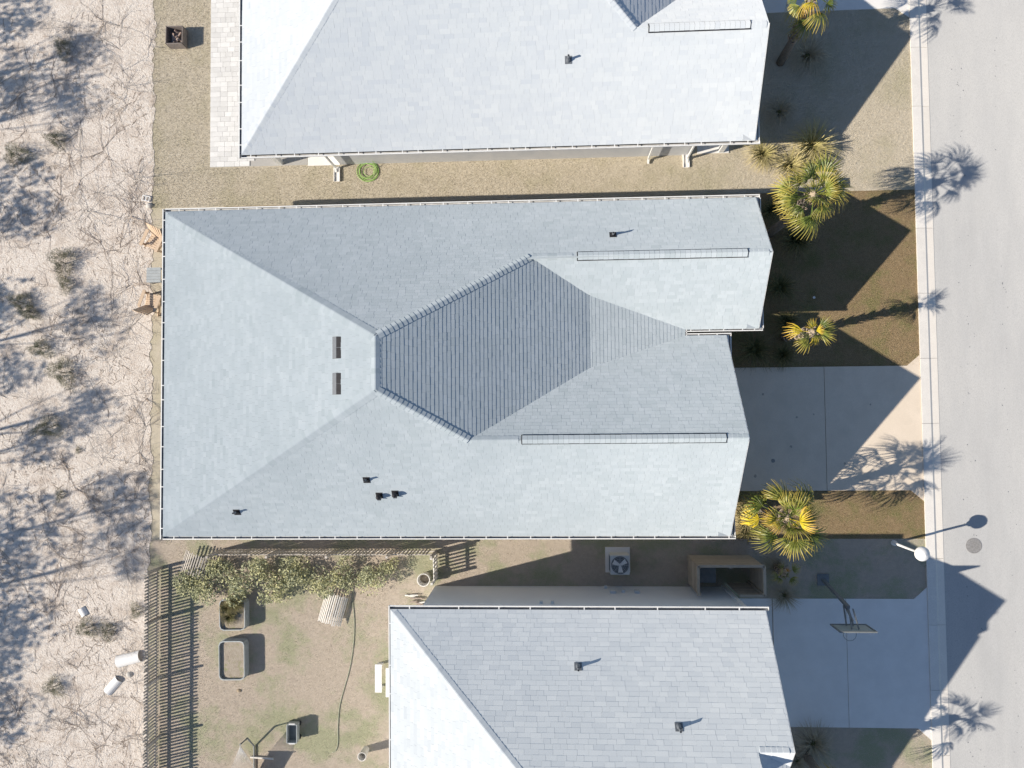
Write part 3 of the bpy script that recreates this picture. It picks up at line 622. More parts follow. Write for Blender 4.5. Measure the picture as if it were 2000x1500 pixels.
def palm(label, base, top, n, mix, scale=1.0, boots=True, spread=(-35, 75), name='palm_tree', rad=.15, fr=None):
    base, top = Vector(base), Vector(top); t = thing(name, label, 'palm tree', base, group='palms in the front gardens')
    d = top-base; mid = [Vector((0, 0, 0)), d*.35+Vector((.03, -.02, 0)), d*.7+Vector((.02, .03, 0)), d]
    b = MB().tube(mid, [rad*1.15, rad, rad*.95, rad*.9], 12); b.build('trunk', 'trunk', t, True)
    if boots:                                # old leaf bases crossing round the trunk
        bm = MB(); bm.v = [(-.05, -.01, 0), (.05, -.01, 0), (.03, .07, .17), (-.03, .07, .17), (-.045, .02, 0), (.045, .02, 0), (.025, .10, .165), (-.025, .10, .165)]
        bm.f = [(0, 1, 2, 3), (4, 7, 6, 5), (0, 4, 5, 1), (1, 5, 6, 2), (2, 6, 7, 3), (3, 7, 4, 0)]; bm.t = [0]*6
        o0 = bm.build('boot', 'boot', t); first = True; H = d.length; k = 0; z = H*.35 if boots == 1 else .1
        while z < H-.02:
            q = o0 if first else o0.copy()
            if not first: COL.objects.link(q)
            first = False; a = k*2.4; r = rad*.93
            q.location = d*(z/H)+Vector((cos(a)*r, sin(a)*r, 0)); q.rotation_euler = (random.uniform(-.15, .15), 0, a-pi/2); q.parent = t
            z += .042; k += 1
    MB().lathe(d-Vector((0, 0, .15)), [(rad*.95, 0), (rad*1.25, .15), (rad*.9, .3), (.02, .42)], 10).build('crown_heart', 'palm_heart', t, True)
    for k in range(n):
        f = (k+.5)/n; el = radians(spread[1]+(spread[0]-spread[1])*f+random.uniform(-8, 8)); az = k*2.39996+random.uniform(-.4, .4)
        kind = random.choices(('g', 'yg', 'y', 'o'), weights=mix(f, az))[0]
        me = (fr or FR)[kind][min(2, int(f*3))]; o = link(me, 'frond', t)
        s_ = scale*random.uniform(.62, 1.18)*(0.8+.3*f)
        o.matrix_local = Matrix.Translation(d+Vector((0, 0, .1-.15*f))) @ Matrix.Rotation(az, 4, 'Z') @ Matrix.Rotation(-el, 4, 'Y') @ Matrix.Rotation(random.uniform(-.5, .5), 4, 'X') @ Matrix.Scale(s_, 4)
    return t
mixA = lambda f, az: (1.5, 1.3, .30+.7*f, .08+.5*f*f)
mixG = lambda f, az: (2, 1.5, .05+.08*f, .03+.12*f*f)
mixY = lambda f, az: (.9, 1.5, 1.5, .15)
palm('full fan palm on the lot line beside the upper front gable', (9.0, 7.0, 0), (9.22, 7.3, 4.2), 30, mixG, 1.05)
palm('slim young palm with a boot-covered trunk between the front gable and the driveway', (9.45, 2.82, 0), (9.3, 2.62, 3.55), 14, mixY, .62, boots=2, rad=.12, fr=FR2)
palm('bright yellow-green fan palm just below the driveway beside the lower front gable', (8.35, -3.95, 0), (8.28, -3.85, 3.55), 34, mixA, 1.1)
palm('pale fan palm cut by the top edge beside the upper house', (9.6, 14.0, 0), (9.55, 14.5, 3.9), 18, mixA, .95)
palm('short palm with a stubby booted trunk between the wooden enclosure and the basketball hoop', (9.0, -6.3, 0), (8.75, -6.2, 1.5), 9, mixG, .42, boots=2, spread=(10, 80), rad=.13)
palm('fan palm below the bottom driveway, showing mainly its shadow on the street', (9.9, -13.6, 0), (9.9, -13.6, 3.7), 18, mixG, .95)
palm('fan palm past the top edge whose shadow crosses the far driveway', (9.7, 17.6, 0), (9.8, 17.6, 3.9), 18, mixG, .95)

# ------------------------------------------------------------------ ornamental grass clumps
def tuft_mesh(m, n=300, R=.8, H=.75):
    b = MB()
    for k in range(n):
        a = random.uniform(0, 2*pi); r = R*sqrt(random.uniform(.05, 1)); h = H*random.uniform(.5, 1)*(1-.35*r/R); wd = random.uniform(.008, .016)
        d = Vector((cos(a), sin(a), 0)); s = Vector((-sin(a), cos(a), 0)); o = d*random.uniform(0, .1)
        pr_ = [(0, 0), (.35*r, .7*h), (.75*r, h), (r*1.1, h*.72)]
        for q in range(3):
            (r0, h0), (r1, h1) = pr_[q], pr_[q+1]; w0, w1 = wd*(1-.28*q), wd*(1-.28*(q+1))
            b.face([o+d*r0+s*w0+Vector((0, 0, h0)), o+d*r0-s*w0+Vector((0, 0, h0)), o+d*r1-s*w1+Vector((0, 0, h1)), o+d*r1+s*w1+Vector((0, 0, h1))]); b.tv += [q/3, q/3, (q+1)/3, (q+1)/3]
    o = b.build('blades', m, tip=True); COL.objects.unlink(o); return o.data
TU = {'g': [tuft_mesh('tuft_g') for _ in range(2)], 'y': [tuft_mesh('tuft_y') for _ in range(2)], 'd': [tuft_mesh('tuft_g', 190, .85, .6)], 'b': [tuft_mesh('tuft_b', 240, .85, .6)]}
def clump(label, px, py, kind, s, z=.3):
    q = G(px, py, z); t = thing('grass_clump', label, 'plant', (q.x, q.y, 0), random.uniform(0, 6), 'ornamental grass clumps in the front beds')
    o = link(random.choice(TU[kind]), 'blades', t); o.scale = (s, s, s)
    MB().lathe((0, 0, -.02), [(.16*s, 0), (.13*s, .12*s), (.05*s, .2*s), (.001, .22*s)], 9).build('root_crown', 'tuft_g', t)
clump('straw-yellow grass clump at the right corner of the upper house', 1490, 300, 'y', 1.0)
clump('largest straw-yellow grass clump, above the palm on the lot line', 1585, 285, 'y', 1.35)
clump('straw-yellow grass clump just above the palm on the lot line', 1545, 322, 'y', 1.1)
clump('shaded brownish grass clump on the upper lawn below the palm cut by the top edge', 1580, 105, 'b', 1.1)
clump('shaded straw grass clump on the upper lawn nearer its front wall', 1525, 215, 'b', .9)
clump('dark grass clump in shade below the palm on the lot line', 1555, 468, 'g', 1.1)
clump('dark grass clump against the upper front gable at its top corner', 1508, 408, 'g', .8)
clump('dark grass clump in shade below the peak of the upper front gable', 1525, 560, 'd', 1.0)
clump('half lit grass clump directly above the slim young palm', 1537, 628, 'g', .85)
clump('wide spiky grass clump in deep shade beside the porch, above the driveway', 1475, 682, 'd', 1.15)
clump('small brown grass clump in shade between the slim young palm and the driveway', 1530, 692, 'g', .8)
clump('dry grass clump between the lower front gable and the yellow-green palm', 1462, 1005, 'y', .9)
clump('dark grass clump at the lower corner of the front gable', 1462, 1032, 'g', .8)
clump('shaded brown grass clump at the edge of the bottom driveway by the short palm', 1535, 1165, 'b', .8)
clump('shaded straw grass clump beside the wooden enclosure', 1520, 1110, 'b', .7)
clump('wide shaded grass clump below the bottom driveway', 1590, 1455, 'b', 1.1)
clump('small grass clump at the bottom edge by the tall house', 1560, 1490, 'b', .8)

# ------------------------------------------------------------------ lawn blades
def blades(name, n, x0, x1, y0, y1, m, h=.06, avoid=None):
    x = rng.uniform(x0, x1, n); y = rng.uniform(y0, y1, n)
    if avoid is not None:
        k = ~avoid(x, y); x, y = x[k], y[k]
    n = len(x); a = rng.uniform(0, 2*pi, n); hh = h*rng.uniform(.4, 1.2, n); wd = rng.uniform(.003, .006, n); ln = rng.uniform(.2, 1.2, n)*hh
    v = np.zeros((n, 3, 3)); dx, dy = np.cos(a), np.sin(a)
    v[:, 0] = np.stack([x-dy*wd, y+dx*wd, np.zeros(n)], 1); v[:, 1] = np.stack([x+dy*wd, y-dx*wd, np.zeros(n)], 1); v[:, 2] = np.stack([x+dx*ln, y+dy*ln, hh], 1)
    me = bpy.data.meshes.new(name); me.vertices.add(3*n); me.vertices.foreach_set('co', v.ravel()); me.loops.add(3*n); me.loops.foreach_set('vertex_index', np.arange(3*n))
    me.polygons.add(n); me.polygons.foreach_set('loop_start', np.arange(0, 3*n, 3)); me.polygons.foreach_set('loop_total', np.full(n, 3)); me.update(); me.validate()
    me.materials.append(M[m]); return link(me, name)
inbox = lambda x, y, r: (x > r[0]) & (x < r[1]) & (y > r[2]) & (y < r[3])
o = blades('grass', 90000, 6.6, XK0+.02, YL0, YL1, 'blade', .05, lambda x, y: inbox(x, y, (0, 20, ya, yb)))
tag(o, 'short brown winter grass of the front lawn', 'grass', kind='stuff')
o = blades('grass', 90000, -16.6, XK0+.02, YL1, 10.3, 'blade_veiled', .05); tag(o, 'straw coloured grass strip below the upper house', 'grass', kind='stuff')
o = blades('grass', 31000, -16.65, -14.1, 10.3, 18.8, 'blade_veiled', .05); tag(o, 'straw coloured grass beside the paver patio', 'grass', kind='stuff')
o = blades('grass', 90000, 7.4, XK0+.02, 10.3, 17.3, 'blade_veiled', .05, lambda x, y: y > u0-.02); tag(o, 'straw coloured front lawn of the upper house', 'grass', kind='stuff')
o = blades('grass', 160000, -16.2, XK0+.02, -15.5, YL0, 'blade_veiled', .05, lambda x, y: inbox(x, y, (-4.7, 7, -20, -7)) | inbox(x, y, (6.2, 20, q1, q0))); tag(o, 'straw and green grass of the bottom garden', 'grass', kind='stuff')

# ------------------------------------------------------------------ street lamp, utility things
q = Vector((13.54, -5.38, 0))
t = thing('street_lamp', 'short white lamp post with a domed head by the kerb', 'street lamp', q)
MB().lathe((0, 0, 0), [(.11, 0), (.10, .12), (.05, .18), (.042, 1.85), (.06, 1.9)], 14).build('pole', 'white_metal', t, True)
MB().lathe((0, 0, 1.9), [(.06, 0), (.10, .03), (.15, .12), (.26, .20), (.27, .26), (.22, .36), (.12, .43), (.03, .47), (.001, .48)], 24).build('lamp_head', 'plastic_white', t, True)
MB().lathe((0, 0, 1.93), [(.075, 0), (.12, .10), (.20, .19), (.2, .2), (.001, .2)], 20).build('lens', 'glass', t, True)
q = G(1629, 360, .3); t = thing('utility_box', 'green-grey utility box on the lawn right of the palm on the lot line', 'utility box', (q.x, q.y, 0))
MB().box((0, 0, .17), (.34, .36, .36)).build('cabinet', 'util', t); MB().box((0, 0, .365), (.38, .40, .03)).build('lid', 'util', t)
for px, py, m_, lab, r in ((1590, 581, 'plastic_white', 'small white pipe cap on the shaded front lawn', .05), (1510, 900, 'iron', 'small dark drain cover in the driveway', .075)):
    q = G(px, py, .02); b = MB(); b.lathe((0, 0, 0), [(r, -.02), (r, .03), (r*.8, .04), (.001, .042)], 16); o = b.build('cleanout' if r < .06 else 'drain_cover', m_, None, loc=(q.x, q.y, 0 if r < .06 else .0)); tag(o, lab, 'cleanout' if r < .06 else 'cover')

# ------------------------------------------------------------------ garden things of the upper house
q = G(346, 74, .2); t = thing('fire_pit', 'square rusty metal fire pit with charred wood on the lawn by the patio', 'fire pit', (q.x, q.y, 0), radians(-1))
for dx, dy, sx, sy in ((-.35, 0, .03, .76), (.35, 0, .03, .76), (0, -.365, .73, .03), (0, .365, .73, .03)):
    MB().box((dx, dy, .24), (sx, sy, .44)).build('side_panel', 'rust', t)
MB().box((0, 0, .1), (.67, .70, .02)).build('floor_plate', 'rust', t)
for k in range(9): MB().bar((random.uniform(-.25, .2), random.uniform(-.3, .3), .16), (random.uniform(-.2, .28), random.uniform(-.3, .3), .2+.02*k), .06).build('log', 'ember', t)
b = MB(); c = G(719, 334, .05); pts = []
for k in range(230):
    a = k*.2; r = .36+.10*sin(k*.031)+.07*sin(a*.37+1); pts.append((c.x+.02*sin(k*.05)+r*cos(a), c.y+.02*cos(k*.07)+r*sin(a)*.95, .02+.00028*k+.008*sin(k*.5)))
for k in range(26): pts.append((c.x+.40-.018*k, c.y+.15+.02*k, .09+.03*k))
b.tube(pts, .011, 6); tag(b.build('hose', 'hose_green', None, True), 'coiled bright green garden hose on the grass below the upper house', 'hose')
for px, py, lab in ((658, 340, 'splash block under the downspout left of the green hose'), (1340, 312, 'splash block under the downspout at the front corner of the upper house')):
    q = G(px, py, .05); t = thing('splash_block', 'pale concrete '+lab, 'splash block', (q.x, q.y, 0))
    MB().box((0, 0, .02), (.26, .62, .04)).build('tray', 'concrete_veiled', t)
    for s in (-1, 1): MB().box((s*.115, 0, .065), (.03, .62, .06)).build('rim', 'concrete_veiled', t)
q = G(284, 387, .1); t = thing('crate', 'small white two-pane frame lying at the edge of the sand', 'frame', (q.x, q.y, .04), radians(-12))
for s in (-1, 0, 1): MB().box((s*.15, 0, .02), (.03, .2, .04)).build('bar', 'plastic_white', t)
for s in (-1, 1): MB().box((0, s*.1, .02), (.33, .03, .035)).build('rail', 'plastic_white', t)
def rock(label, px, py, r, m='stone', name='stone', cat='stone'):
    q = G(px, py, .05); b = MB(); n = 10; prof = []
    for k in range(6):
        ph = pi/2*k/5
        for j in range(n):
            a = 2*pi*j/n; rr = r*cos(ph)*random.uniform(.85, 1.15); b.v.append((q.x+rr*cos(a), q.y+rr*sin(a)*.8, r*.7*sin(ph)))
    for k in range(5):
        for j in range(n): b.f.append((k*n+j, k*n+(j+1) % n, (k+1)*n+(j+1) % n, (k+1)*n+j)); b.t.append(0)
    return tag(b.build(name, m, None, True), label, cat)
rock('small tan ornament on the lawn below the planter of bare soil', 466, 1350, .09, 'palm_heart', 'garden_ornament', 'ornament')
rock('grey stone at the sand edge below the white frame', 291, 401, .16)

# back garden of the middle house: two chairs and a table
def adirondack(label, px, py, rz):
    q = G(px, py, .3); t = thing('adirondack_chair', label, 'chair', (q.x, q.y, 0), rz, 'chairs behind the house')
    for k in range(6): MB().box((0, -.28+k*.095, .36-.018*k), (.52, .085, .022)).build('seat_slat', 'wood_orange', t)
    for k in range(7):
        xx = (k-3)*.078; hh = .78-.05*abs(k-3)**1.5*.5
        MB().bar((xx, .22, .27), (xx*1.25, .22+.34, .27+hh), .07, .02, up=(0, 1, 0)).build('back_slat', 'wood_orange', t)
    for s in (-1, 1):
        MB().box((s*.35, -.02, .56), (.13, .72, .024)).build('armrest', 'wood_orange', t)
        MB().bar((s*.29, -.34, .36), (s*.29, .5, .06), .03, .12).build('side_rail', 'wood_orange', t)
        MB().box((s*.33, -.28, .275), (.04, .09, .55)).build('leg', 'wood_orange', t)
        MB().bar((s*.33, .36, .55), (s*.33, .36, 0), .04, .09, up=(1, 0, 0)).build('leg', 'wood_orange', t)
    return t
adirondack('cedar armchair with a slatted back, nearer the top corner of the rear eave', 303, 472, radians(-25))
adirondack('cedar armchair seen from its seat, lower of the two behind the house', 298, 590, radians(160))
q = G(300, 537, .45); t = thing('side_table', 'grey square side table between the two cedar armchairs', 'table', (q.x, q.y, 0))
for k in range(5): MB().box((0, (k-2)*.125, .44), (.60, .118, .03)).build('top_board', 'galv', t)
for sx in (-1, 1):
    for sy in (-1, 1): MB().box((sx*.26, sy*.27, .215), (.05, .05, .43)).build('leg', 'galv', t)

# ------------------------------------------------------------------ fences of the bottom garden
def picket_fence(label, a, b, h, step, m='wood_grey', wd=.07, post_every=2.4, rails=True):
    a, b = Vector(a), Vector(b); L = (b-a).length; d = (b-a)/L; rz = atan2(d.y, d.x); t = thing('picket_fence', label, 'fence', a, rz, 'fences of the bottom garden')
    pm = MB(); x_, y_, z_ = wd/2, .011, h
    pm.v = [(-x_, -y_, .04), (x_, -y_, .04), (x_, y_, .04), (-x_, y_, .04), (-x_, -y_, z_-.05), (x_, -y_, z_-.05), (x_, y_, z_-.05), (-x_, y_, z_-.05), (0, -y_, z_), (0, y_, z_)]
    pm.f = [(0, 1, 5, 8, 4), (2, 3, 7, 9, 6), (1, 2, 6, 5), (3, 0, 4, 7), (5, 6, 9, 8), (4, 8, 9, 7)]; pm.t = [0]*6
    o0 = pm.build('picket', m, t); N = int(L/step)
    for k in range(N):
        o = o0 if k == 0 else o0.copy()
        if k: COL.objects.link(o); o.parent = t
        o.location = ((k+.5)*step, .035, random.uniform(-.015, .015)); o.rotation_euler = (random.uniform(-.02, .02), random.uniform(-.02, .02), 0)
    if rails:
        for z in (.28, h-.22): MB().box((L/2, 0, z), (L, .04, .08)).build('rail', m, t)
    n = int(L/post_every)+1
    for k in range(n+1): MB().box((min(k*post_every, L), -.06, (h+.04)/2), (.09, .09, h+.04)).build('post', m, t)
    return t
fx = G(312, 1300).x
picket_fence('long weathered picket fence along the sand at the left of the bottom garden', (fx, -15.6, 0), (fx, G(312, 1108).y, 0), 1.12, .128)
fy = G(600, 1074).y
picket_fence('weathered picket fence between the hedge and the middle house', (G(430, 1074).x, fy, 0), (G(851, 1074).x, fy, 0), 1.15, .14)
gate = picket_fence('short whitewashed gate from the picket fence to the tall house corner', (G(853, 1078).x, G(853, 1080).y, 0), (G(853, 1078).x+.02, G(853, 1128).y, 0), 1.05, .14, m='wood_white', post_every=1.0)
def slat_panel(label, px, py, rz, n=12, L=1.15, R=.42, m='wood_white', arc=100):
    q = G(px, py, .3); t = thing('slat_panel', label, 'panel', (q.x, q.y, .02), rz, 'curved slat panels')
    for k in range(n):
        a = radians(90-arc/2+arc*k/(n-1)); x_ = -R*cos(a)*1.15; z_ = R*(sin(a)-.35)
        MB().box((x_, random.uniform(-.03, .03), z_), (.045, L*random.uniform(.93, 1.04), .02), rot=Matrix.Rotation(a-pi/2, 3, 'Y')).build('slat', m, t)
    for s in (-.35, .35):
        pts = []
        for k in range(9): a = radians(90-arc/2+arc*k/8); pts.append((-R*cos(a)*1.15, s*L, R*(sin(a)-.35)-.02))
        MB().tube(pts, .012, 6).build('hoop_wire', 'steel', t)
slat_panel('curved bundle of white slats on the lawn below the hedge', 649, 1190, radians(-16), 13, 1.25, .52)
slat_panel('curved grey slat panel in the corner of the two picket fences', 385, 1103, radians(-18), 14, .9, .75, m='wood_grey', arc=90)

# wooden enclosure beside the tall house
ex0, ex1, ey0, ey1, eh = 5.50, 7.92, -6.95, -5.86, 2.02
t = thing('wooden_enclosure', 'tan horizontal board enclosure open at the top beside the tall house', 'enclosure', (ex0, ey0, 0))
for k in range(14):
    z = .08+k*.14
    MB().box(((ex1-ex0)/2, ey1-ey0, z), (ex1-ex0, .025, .115)).build('board', 'wood_tan', t)
    MB().box((0, (ey1-ey0)/2, z), (.025, ey1-ey0-.03, .115)).build('board', 'wood_tan', t); MB().box((ex1-ex0, (ey1-ey0)/2, z), (.025, ey1-ey0-.03, .115)).build('board', 'wood_tan', t)
for k in range(14): MB().box((1.95, 0, .08+k*.14), (.9, .025, .115)).build('board', 'wood_tan', t)
for (a, b_) in (((0, ey1-ey0), (ex1-ex0, ey1-ey0)), ((0, 0), (0, ey1-ey0)), ((ex1-ex0, 0), (ex1-ex0, ey1-ey0)), ((1.5, 0), (ex1-ex0, 0))):
    MB().bar((*a, eh), (*b_, eh), .10, .035).build('cap_rail', 'wood_tan', t)
for px_, py_ in ((.05, .05), (.05, 1.04), (2.37, .05), (2.37, 1.04), (1.2, 1.04)): MB().box((px_, py_, 1.0), (.09, .09, 2.0)).build('post', 'wood_tan', t)
t = thing('wheelie_bin', 'dark wheeled bin inside the wooden enclosure', 'bin', (6.05, -6.35, 0))
b = MB(); b.v = [(-.24, -.26, 0), (.24, -.26, 0), (.24, .26, 0), (-.24, .26, 0), (-.29, -.33, .95), (.29, -.33, .95), (.29, .33, .95), (-.29, .33, .95)]; b.f = [(0, 3, 2, 1), (4, 5, 6, 7), (0, 1, 5, 4), (1, 2, 6, 5), (2, 3, 7, 6), (3, 0, 4, 7)]; b.t = [0]*6; b.build('bin_body', 'steel', t)
MB().box((0, 0, .985), (.64, .72, .06)).build('lid', 'steel', t); MB().bar((-.25, .38, 1.0), (.25, .38, 1.0), .03).build('handle', 'black', t)
for s in (-1, 1): MB().tube([(s*.28, .28, .1), (s*.33, .28, .1)], .1, 14).build('wheel', 'black', t)

# air conditioner
q = G(1211, 1104, .8); t = thing('air_conditioner', 'pale air conditioner with a fan on a pad by the tall house', 'air conditioner', (q.x, q.y, 0))
MB().box((-.02, .06, .03), (.98, 1.0, .08)).build('pad', 'concrete_veiled', t)
MB().box((0, 0, .42), (.74, .74, .70)).build('casing', 'ac', t)
MB().lathe((0, 0, .77), [(.34, 0), (.34, .03), (.31, .03), (.31, .005), (.001, .005)], 28).build('fan_well', 'vent_grey', t)
for k in range(3):
    a = k*2.094+.6; b = MB(); d = Vector((cos(a), sin(a), 0)); s = Vector((-sin(a), cos(a), 0)); o = Vector((0, 0, .783))
    b.face([o+d*.05-s*.05, o+d*.28-s*.10, o+d*.29+s*.10+Vector((0, 0, .012)), o+d*.05+s*.05+Vector((0, 0, .012))]); b.build('fan_blade', 'plastic_white', t)
MB().lathe((0, 0, .78), [(.06, 0), (.06, .02), (.001, .024)], 14).build('hub', 'plastic_white', t)
g = MB()
for r in (.10, .17, .24, .31):
    g.tube([(r*cos(2*pi*k/28), r*sin(2*pi*k/28), .812) for k in range(29)], .003, 4, False)
for k in range(8): g.bar((0, 0, .812), (.33*cos(k*pi/4), .33*sin(k*pi/4), .812), .006)
g.build('grille', 'ac', t)
for sx in (-.36, .36):
    for k in range(9): MB().box((sx*1.03, 0, .14+k*.065), (.01, .62, .03)).build('louvre', 'vent_grey', t)

# basketball hoop
base = G(1607, 1132); t = thing('basketball_hoop', 'basketball hoop on a leaning pole over the bottom driveway', 'basketball hoop', (0, 0, 0))
yb_ = -7.72; top = Vector((10.62, -7.15, 2.75))
MB().bar(base, top, .11, .11).build('pole', 'steel', t)
MB().box((base.x, base.y, .02), (.45, .45, .05)).build('base_plate', 'steel', t)
bx0, bx1, bz0, bz1 = 9.93, 11.14, 2.9, 3.74; bc = (bx0+bx1)/2
bbd = MB().box((bc, yb_, (bz0+bz1)/2), (bx1-bx0-.04, .012, bz1-bz0-.04)).build('backboard', 'board_glass', t)
f = MB()
for z in (bz0, bz1): f.box((bc, yb_, z), (bx1-bx0+.05, .05, .05))
for x_ in (bx0, bx1): f.box((x_, yb_, (bz0+bz1)/2), (.05, .05, bz1-bz0-.05))
f.build('frame', 'steel', bbd)
f = MB()
for x_ in (bc-.25, bc+.25): f.box((x_, yb_-.012, 3.2), (.04, .012, .42))
for z in (3.0, 3.4): f.box((bc, yb_-.012, z), (.54, .012, .04))
f.build('target_square', 'plastic_white', bbd)
for x_, z in ((bc-.12, 3.05), (bc+.12, 3.05), (bc-.12, 3.5), (bc+.12, 3.5)): MB().bar((top.x+(x_-bc)*.6, top.y, top.z-.25+(z-3.05)*1.0), (x_, yb_+.03, z), .04).build('arm', 'steel', t)
MB().bar((top.x, top.y+.02, top.z-.4), (bc, yb_+.25, 3.3), .05).build('brace', 'steel', t)
b = MB(); rc = (bc, yb_-.30); b.tube([(rc[0]+.225*cos(2*pi*k/28), rc[1]+.225*sin(2*pi*k/28), 3.02) for k in range(29)], .009, 6, False); b.bar((bc, yb_-.01, 3.02), (bc, yb_-.08, 3.02), .1, .02); b.build('rim', 'steel', t)
b = MB()
for k in range(12):
    a0, a1 = 2*pi*k/12, 2*pi*(k+1)/12; prv = [(.225, 3.01), (.19, 2.86), (.15, 2.72), (.12, 2.60)]
    for q_ in range(3):
        for s in (0, 1):
            A, B_ = (a0, a1) if s else (a1, a0); r0, z0 = prv[q_]; r1, z1_ = prv[q_+1]
            b.tube([(rc[0]+r0*cos(A), rc[1]+r0*sin(A), z0), (rc[0]+r1*cos((A+B_)/2), rc[1]+r1*sin((A+B_)/2), z1_)], .0025, 3, False)
b.build('net', 'plastic_white', t)

# planters
def planter(label, px, py, lx, ly, h, plants=0):
    q = G(px, py, h*.8); t = thing('planter', label, 'planter', (q.x, q.y, 0), radians(1), 'raised metal planters')
    ch = .17; out = [(-lx+ch, -ly), (lx-ch, -ly), (lx-.05, -ly+.05), (lx, -ly+ch), (lx, ly-ch), (lx-.05, ly-.05), (lx-ch, ly), (-lx+ch, ly), (-lx+.05, ly-.05), (-lx, ly-ch), (-lx, -ly+ch), (-lx+.05, -ly+.05)]
    w_ = MB(); n = len(out)
    for k in range(n):
        a, b_ = out[k], out[(k+1) % n]; f_ = .95
        w_.face([(*a, 0), (*b_, 0), (*b_, h), (*a, h)]); w_.face([(a[0]*f_, a[1]*f_, 0), (a[0]*f_, a[1]*f_, h), (b_[0]*f_, b_[1]*f_, h), (b_[0]*f_, b_[1]*f_, 0)])
        w_.face([(*a, h), (*b_, h), (b_[0]*f_, b_[1]*f_, h), (a[0]*f_, a[1]*f_, h)])
    w_.build('wall', 'galv', t)
    s = MB(); s.face([(x_*.96, y_*.96, h*.78) for x_, y_ in out]); s.build('soil', 'soil', t)
    for k in range(plants):
        o = link(random.choice(TU['g']), 'plant', t); o.location = (random.uniform(-lx*.5, lx*.5), random.uniform(-ly*.3, ly*.9), h*.75); o.scale = (.5, .5, .5)
    # ribs pressed into the sheet
    for z in (.1, .22, .34):
        rb = MB(); rb.tube([(x_*1.005, y_*1.005, z) for x_, y_ in out+out[:1]], .008, 4, False); rb.build('rib', 'galv', t)
planter('galvanised planter of bare soil standing alone on the lawn', 454, 1289, .53, .78, .45)
planter('galvanised planter with green plants touching the hedge', 455, 1200, .53, .62, .45, 4)

# hedge shrubs
def leaf_blob(n, rx, ry, rz_, leaf, m, name, clumps=7, seed=0):
    r_ = random.Random(seed); b = MB(); cs = [(r_.uniform(-.6, .6)*rx, r_.uniform(-.6, .6)*ry, r_.uniform(.35, .8)*rz_, r_.uniform(.35, .6)) for _ in range(clumps)]
    for k in range(n):
        cx, cy, cz, cr = cs[k % clumps]; d = Vector((r_.gauss(0, 1), r_.gauss(0, 1), r_.gauss(0, 1))).normalized()*(r_.uniform(.5, 1)**.5)
        p0 = Vector((cx+d.x*cr*rx, cy+d.y*cr*ry, max(.05, cz+d.z*cr*rz_*.8)))
        a = Vector((r_.gauss(0, 1), r_.gauss(0, 1), r_.gauss(0, .6))).normalized(); c_ = a.cross(Vector((r_.gauss(0, 1), r_.gauss(0, 1), r_.gauss(0, 1)))).normalized(); s = leaf*r_.uniform(.6, 1.3)
        b.face([p0-a*s, p0+c_*s*.45, p0+a*s, p0-c_*s*.45])
    o = b.build(name, m); COL.objects.unlink(o); return o.data
HM = [(leaf_blob(620, .62, .55, .9, .05, 'hedge_g', 'leaves', 8, k), leaf_blob(420, .66, .58, .98, .05, 'hedge_y', 'leaves', 7, k+50)) for k in range(3)]
for k, (px, py, s, lab) in enumerate(((358, 1140, .85, 'yellowish hedge shrub at the left end by the long picket fence'), (400, 1150, .85, 'hedge shrub second from the left, above the planters'), (425, 1115, .8, 'hedge shrub behind the curved grey slat panel'), (463, 1140, .95, 'hedge shrub overhanging the planter with plants'), (505, 1118, .9, 'dark hedge shrub against the picket fence, middle left'), (530, 1150, .95, 'yellow-green hedge shrub jutting onto the lawn right of the planters'), (580, 1125, .95, 'hedge shrub in the middle of the row'), (628, 1140, .9, 'hedge shrub directly above the white slats, left half'), (675, 1122, .9, 'hedge shrub directly above the white slats, right half'), (715, 1130, .85, 'low yellow-green hedge shrub where the thin hose ends'), (758, 1112, .6, 'smallest hedge shrub at the right end of the row'))):
    q = G(px, py, .5); t = thing('hedge_shrub', 'green '+lab, 'shrub', (q.x, q.y, 0), k*1.3, 'hedge shrubs'); a, b_ = HM[k % 3]
    s *= 1.22
    for me in (a, b_): o = link(me, 'leaves', t); o.scale = (s, s, s*.8)
    MB().tube([(0, 0, 0), (.02, .01, .3*s), (.05, .03, .6*s)], [.03, .025, .012], 6).build('stem', 'bark', t)

# hose, pots, table, crate, hammock, logs
b = MB(); pts = [G(*q_, .02) for q_ in ((690, 1150), (689, 1175), (692, 1215), (690, 1260), (683, 1305), (672, 1345), (663, 1380), (660, 1420), (660, 1450), (656, 1465), (648, 1470))]
sm = []
for k in range(len(pts)-1):
    p0, p1, p2, p3 = pts[max(k-1, 0)], pts[k], pts[k+1], pts[min(k+2, len(pts)-1)]
    for j in range(6): s = j/6; sm.append(.5*((2*p1)+(p2-p0)*s+(2*p0-5*p1+4*p2-p3)*s*s+(3*p1-p0-3*p2+p3)*s**3))
tag(b.tube(sm, .016, 6).build('hose', 'hose_grey', None, True), 'thin grey-green hose trailing down the lawn of the bottom garden', 'hose')
def pot(label, px, py, r, h, name='basket', m='wood_white'):
    q = G(px, py, h*.9); t = thing(name, label, 'basket', (q.x, q.y, 0))
    MB().lathe((0, 0, 0), [(r*.82, 0), (r, h), (r*1.06, h+.01), (r*1.06, h+.04), (r*.9, h+.04), (r*.9, h-.01), (r*.78, .08), (.001, .08)], 24).build('pot_wall', m, t, True)
    MB().lathe((0, 0, h*.35), [(r*.8, 0), (r*.4, .04), (.001, .05)], 16).build('filling', 'soil', t)
pot('round white rimmed tub by the corner of the tall house', 828, 1132, .25, .5)
pot('tall round pot near the bottom edge left of the tall house', 708, 1476, .165, .6)
q = G(739, 1325, .45); t = thing('bench', 'white narrow bench on the lawn left of the white table', 'bench', (q.x, q.y, 0))
MB().box((0, 0, .44), (.27, 1.1, .05)).build('seat', 'plastic_white', t)
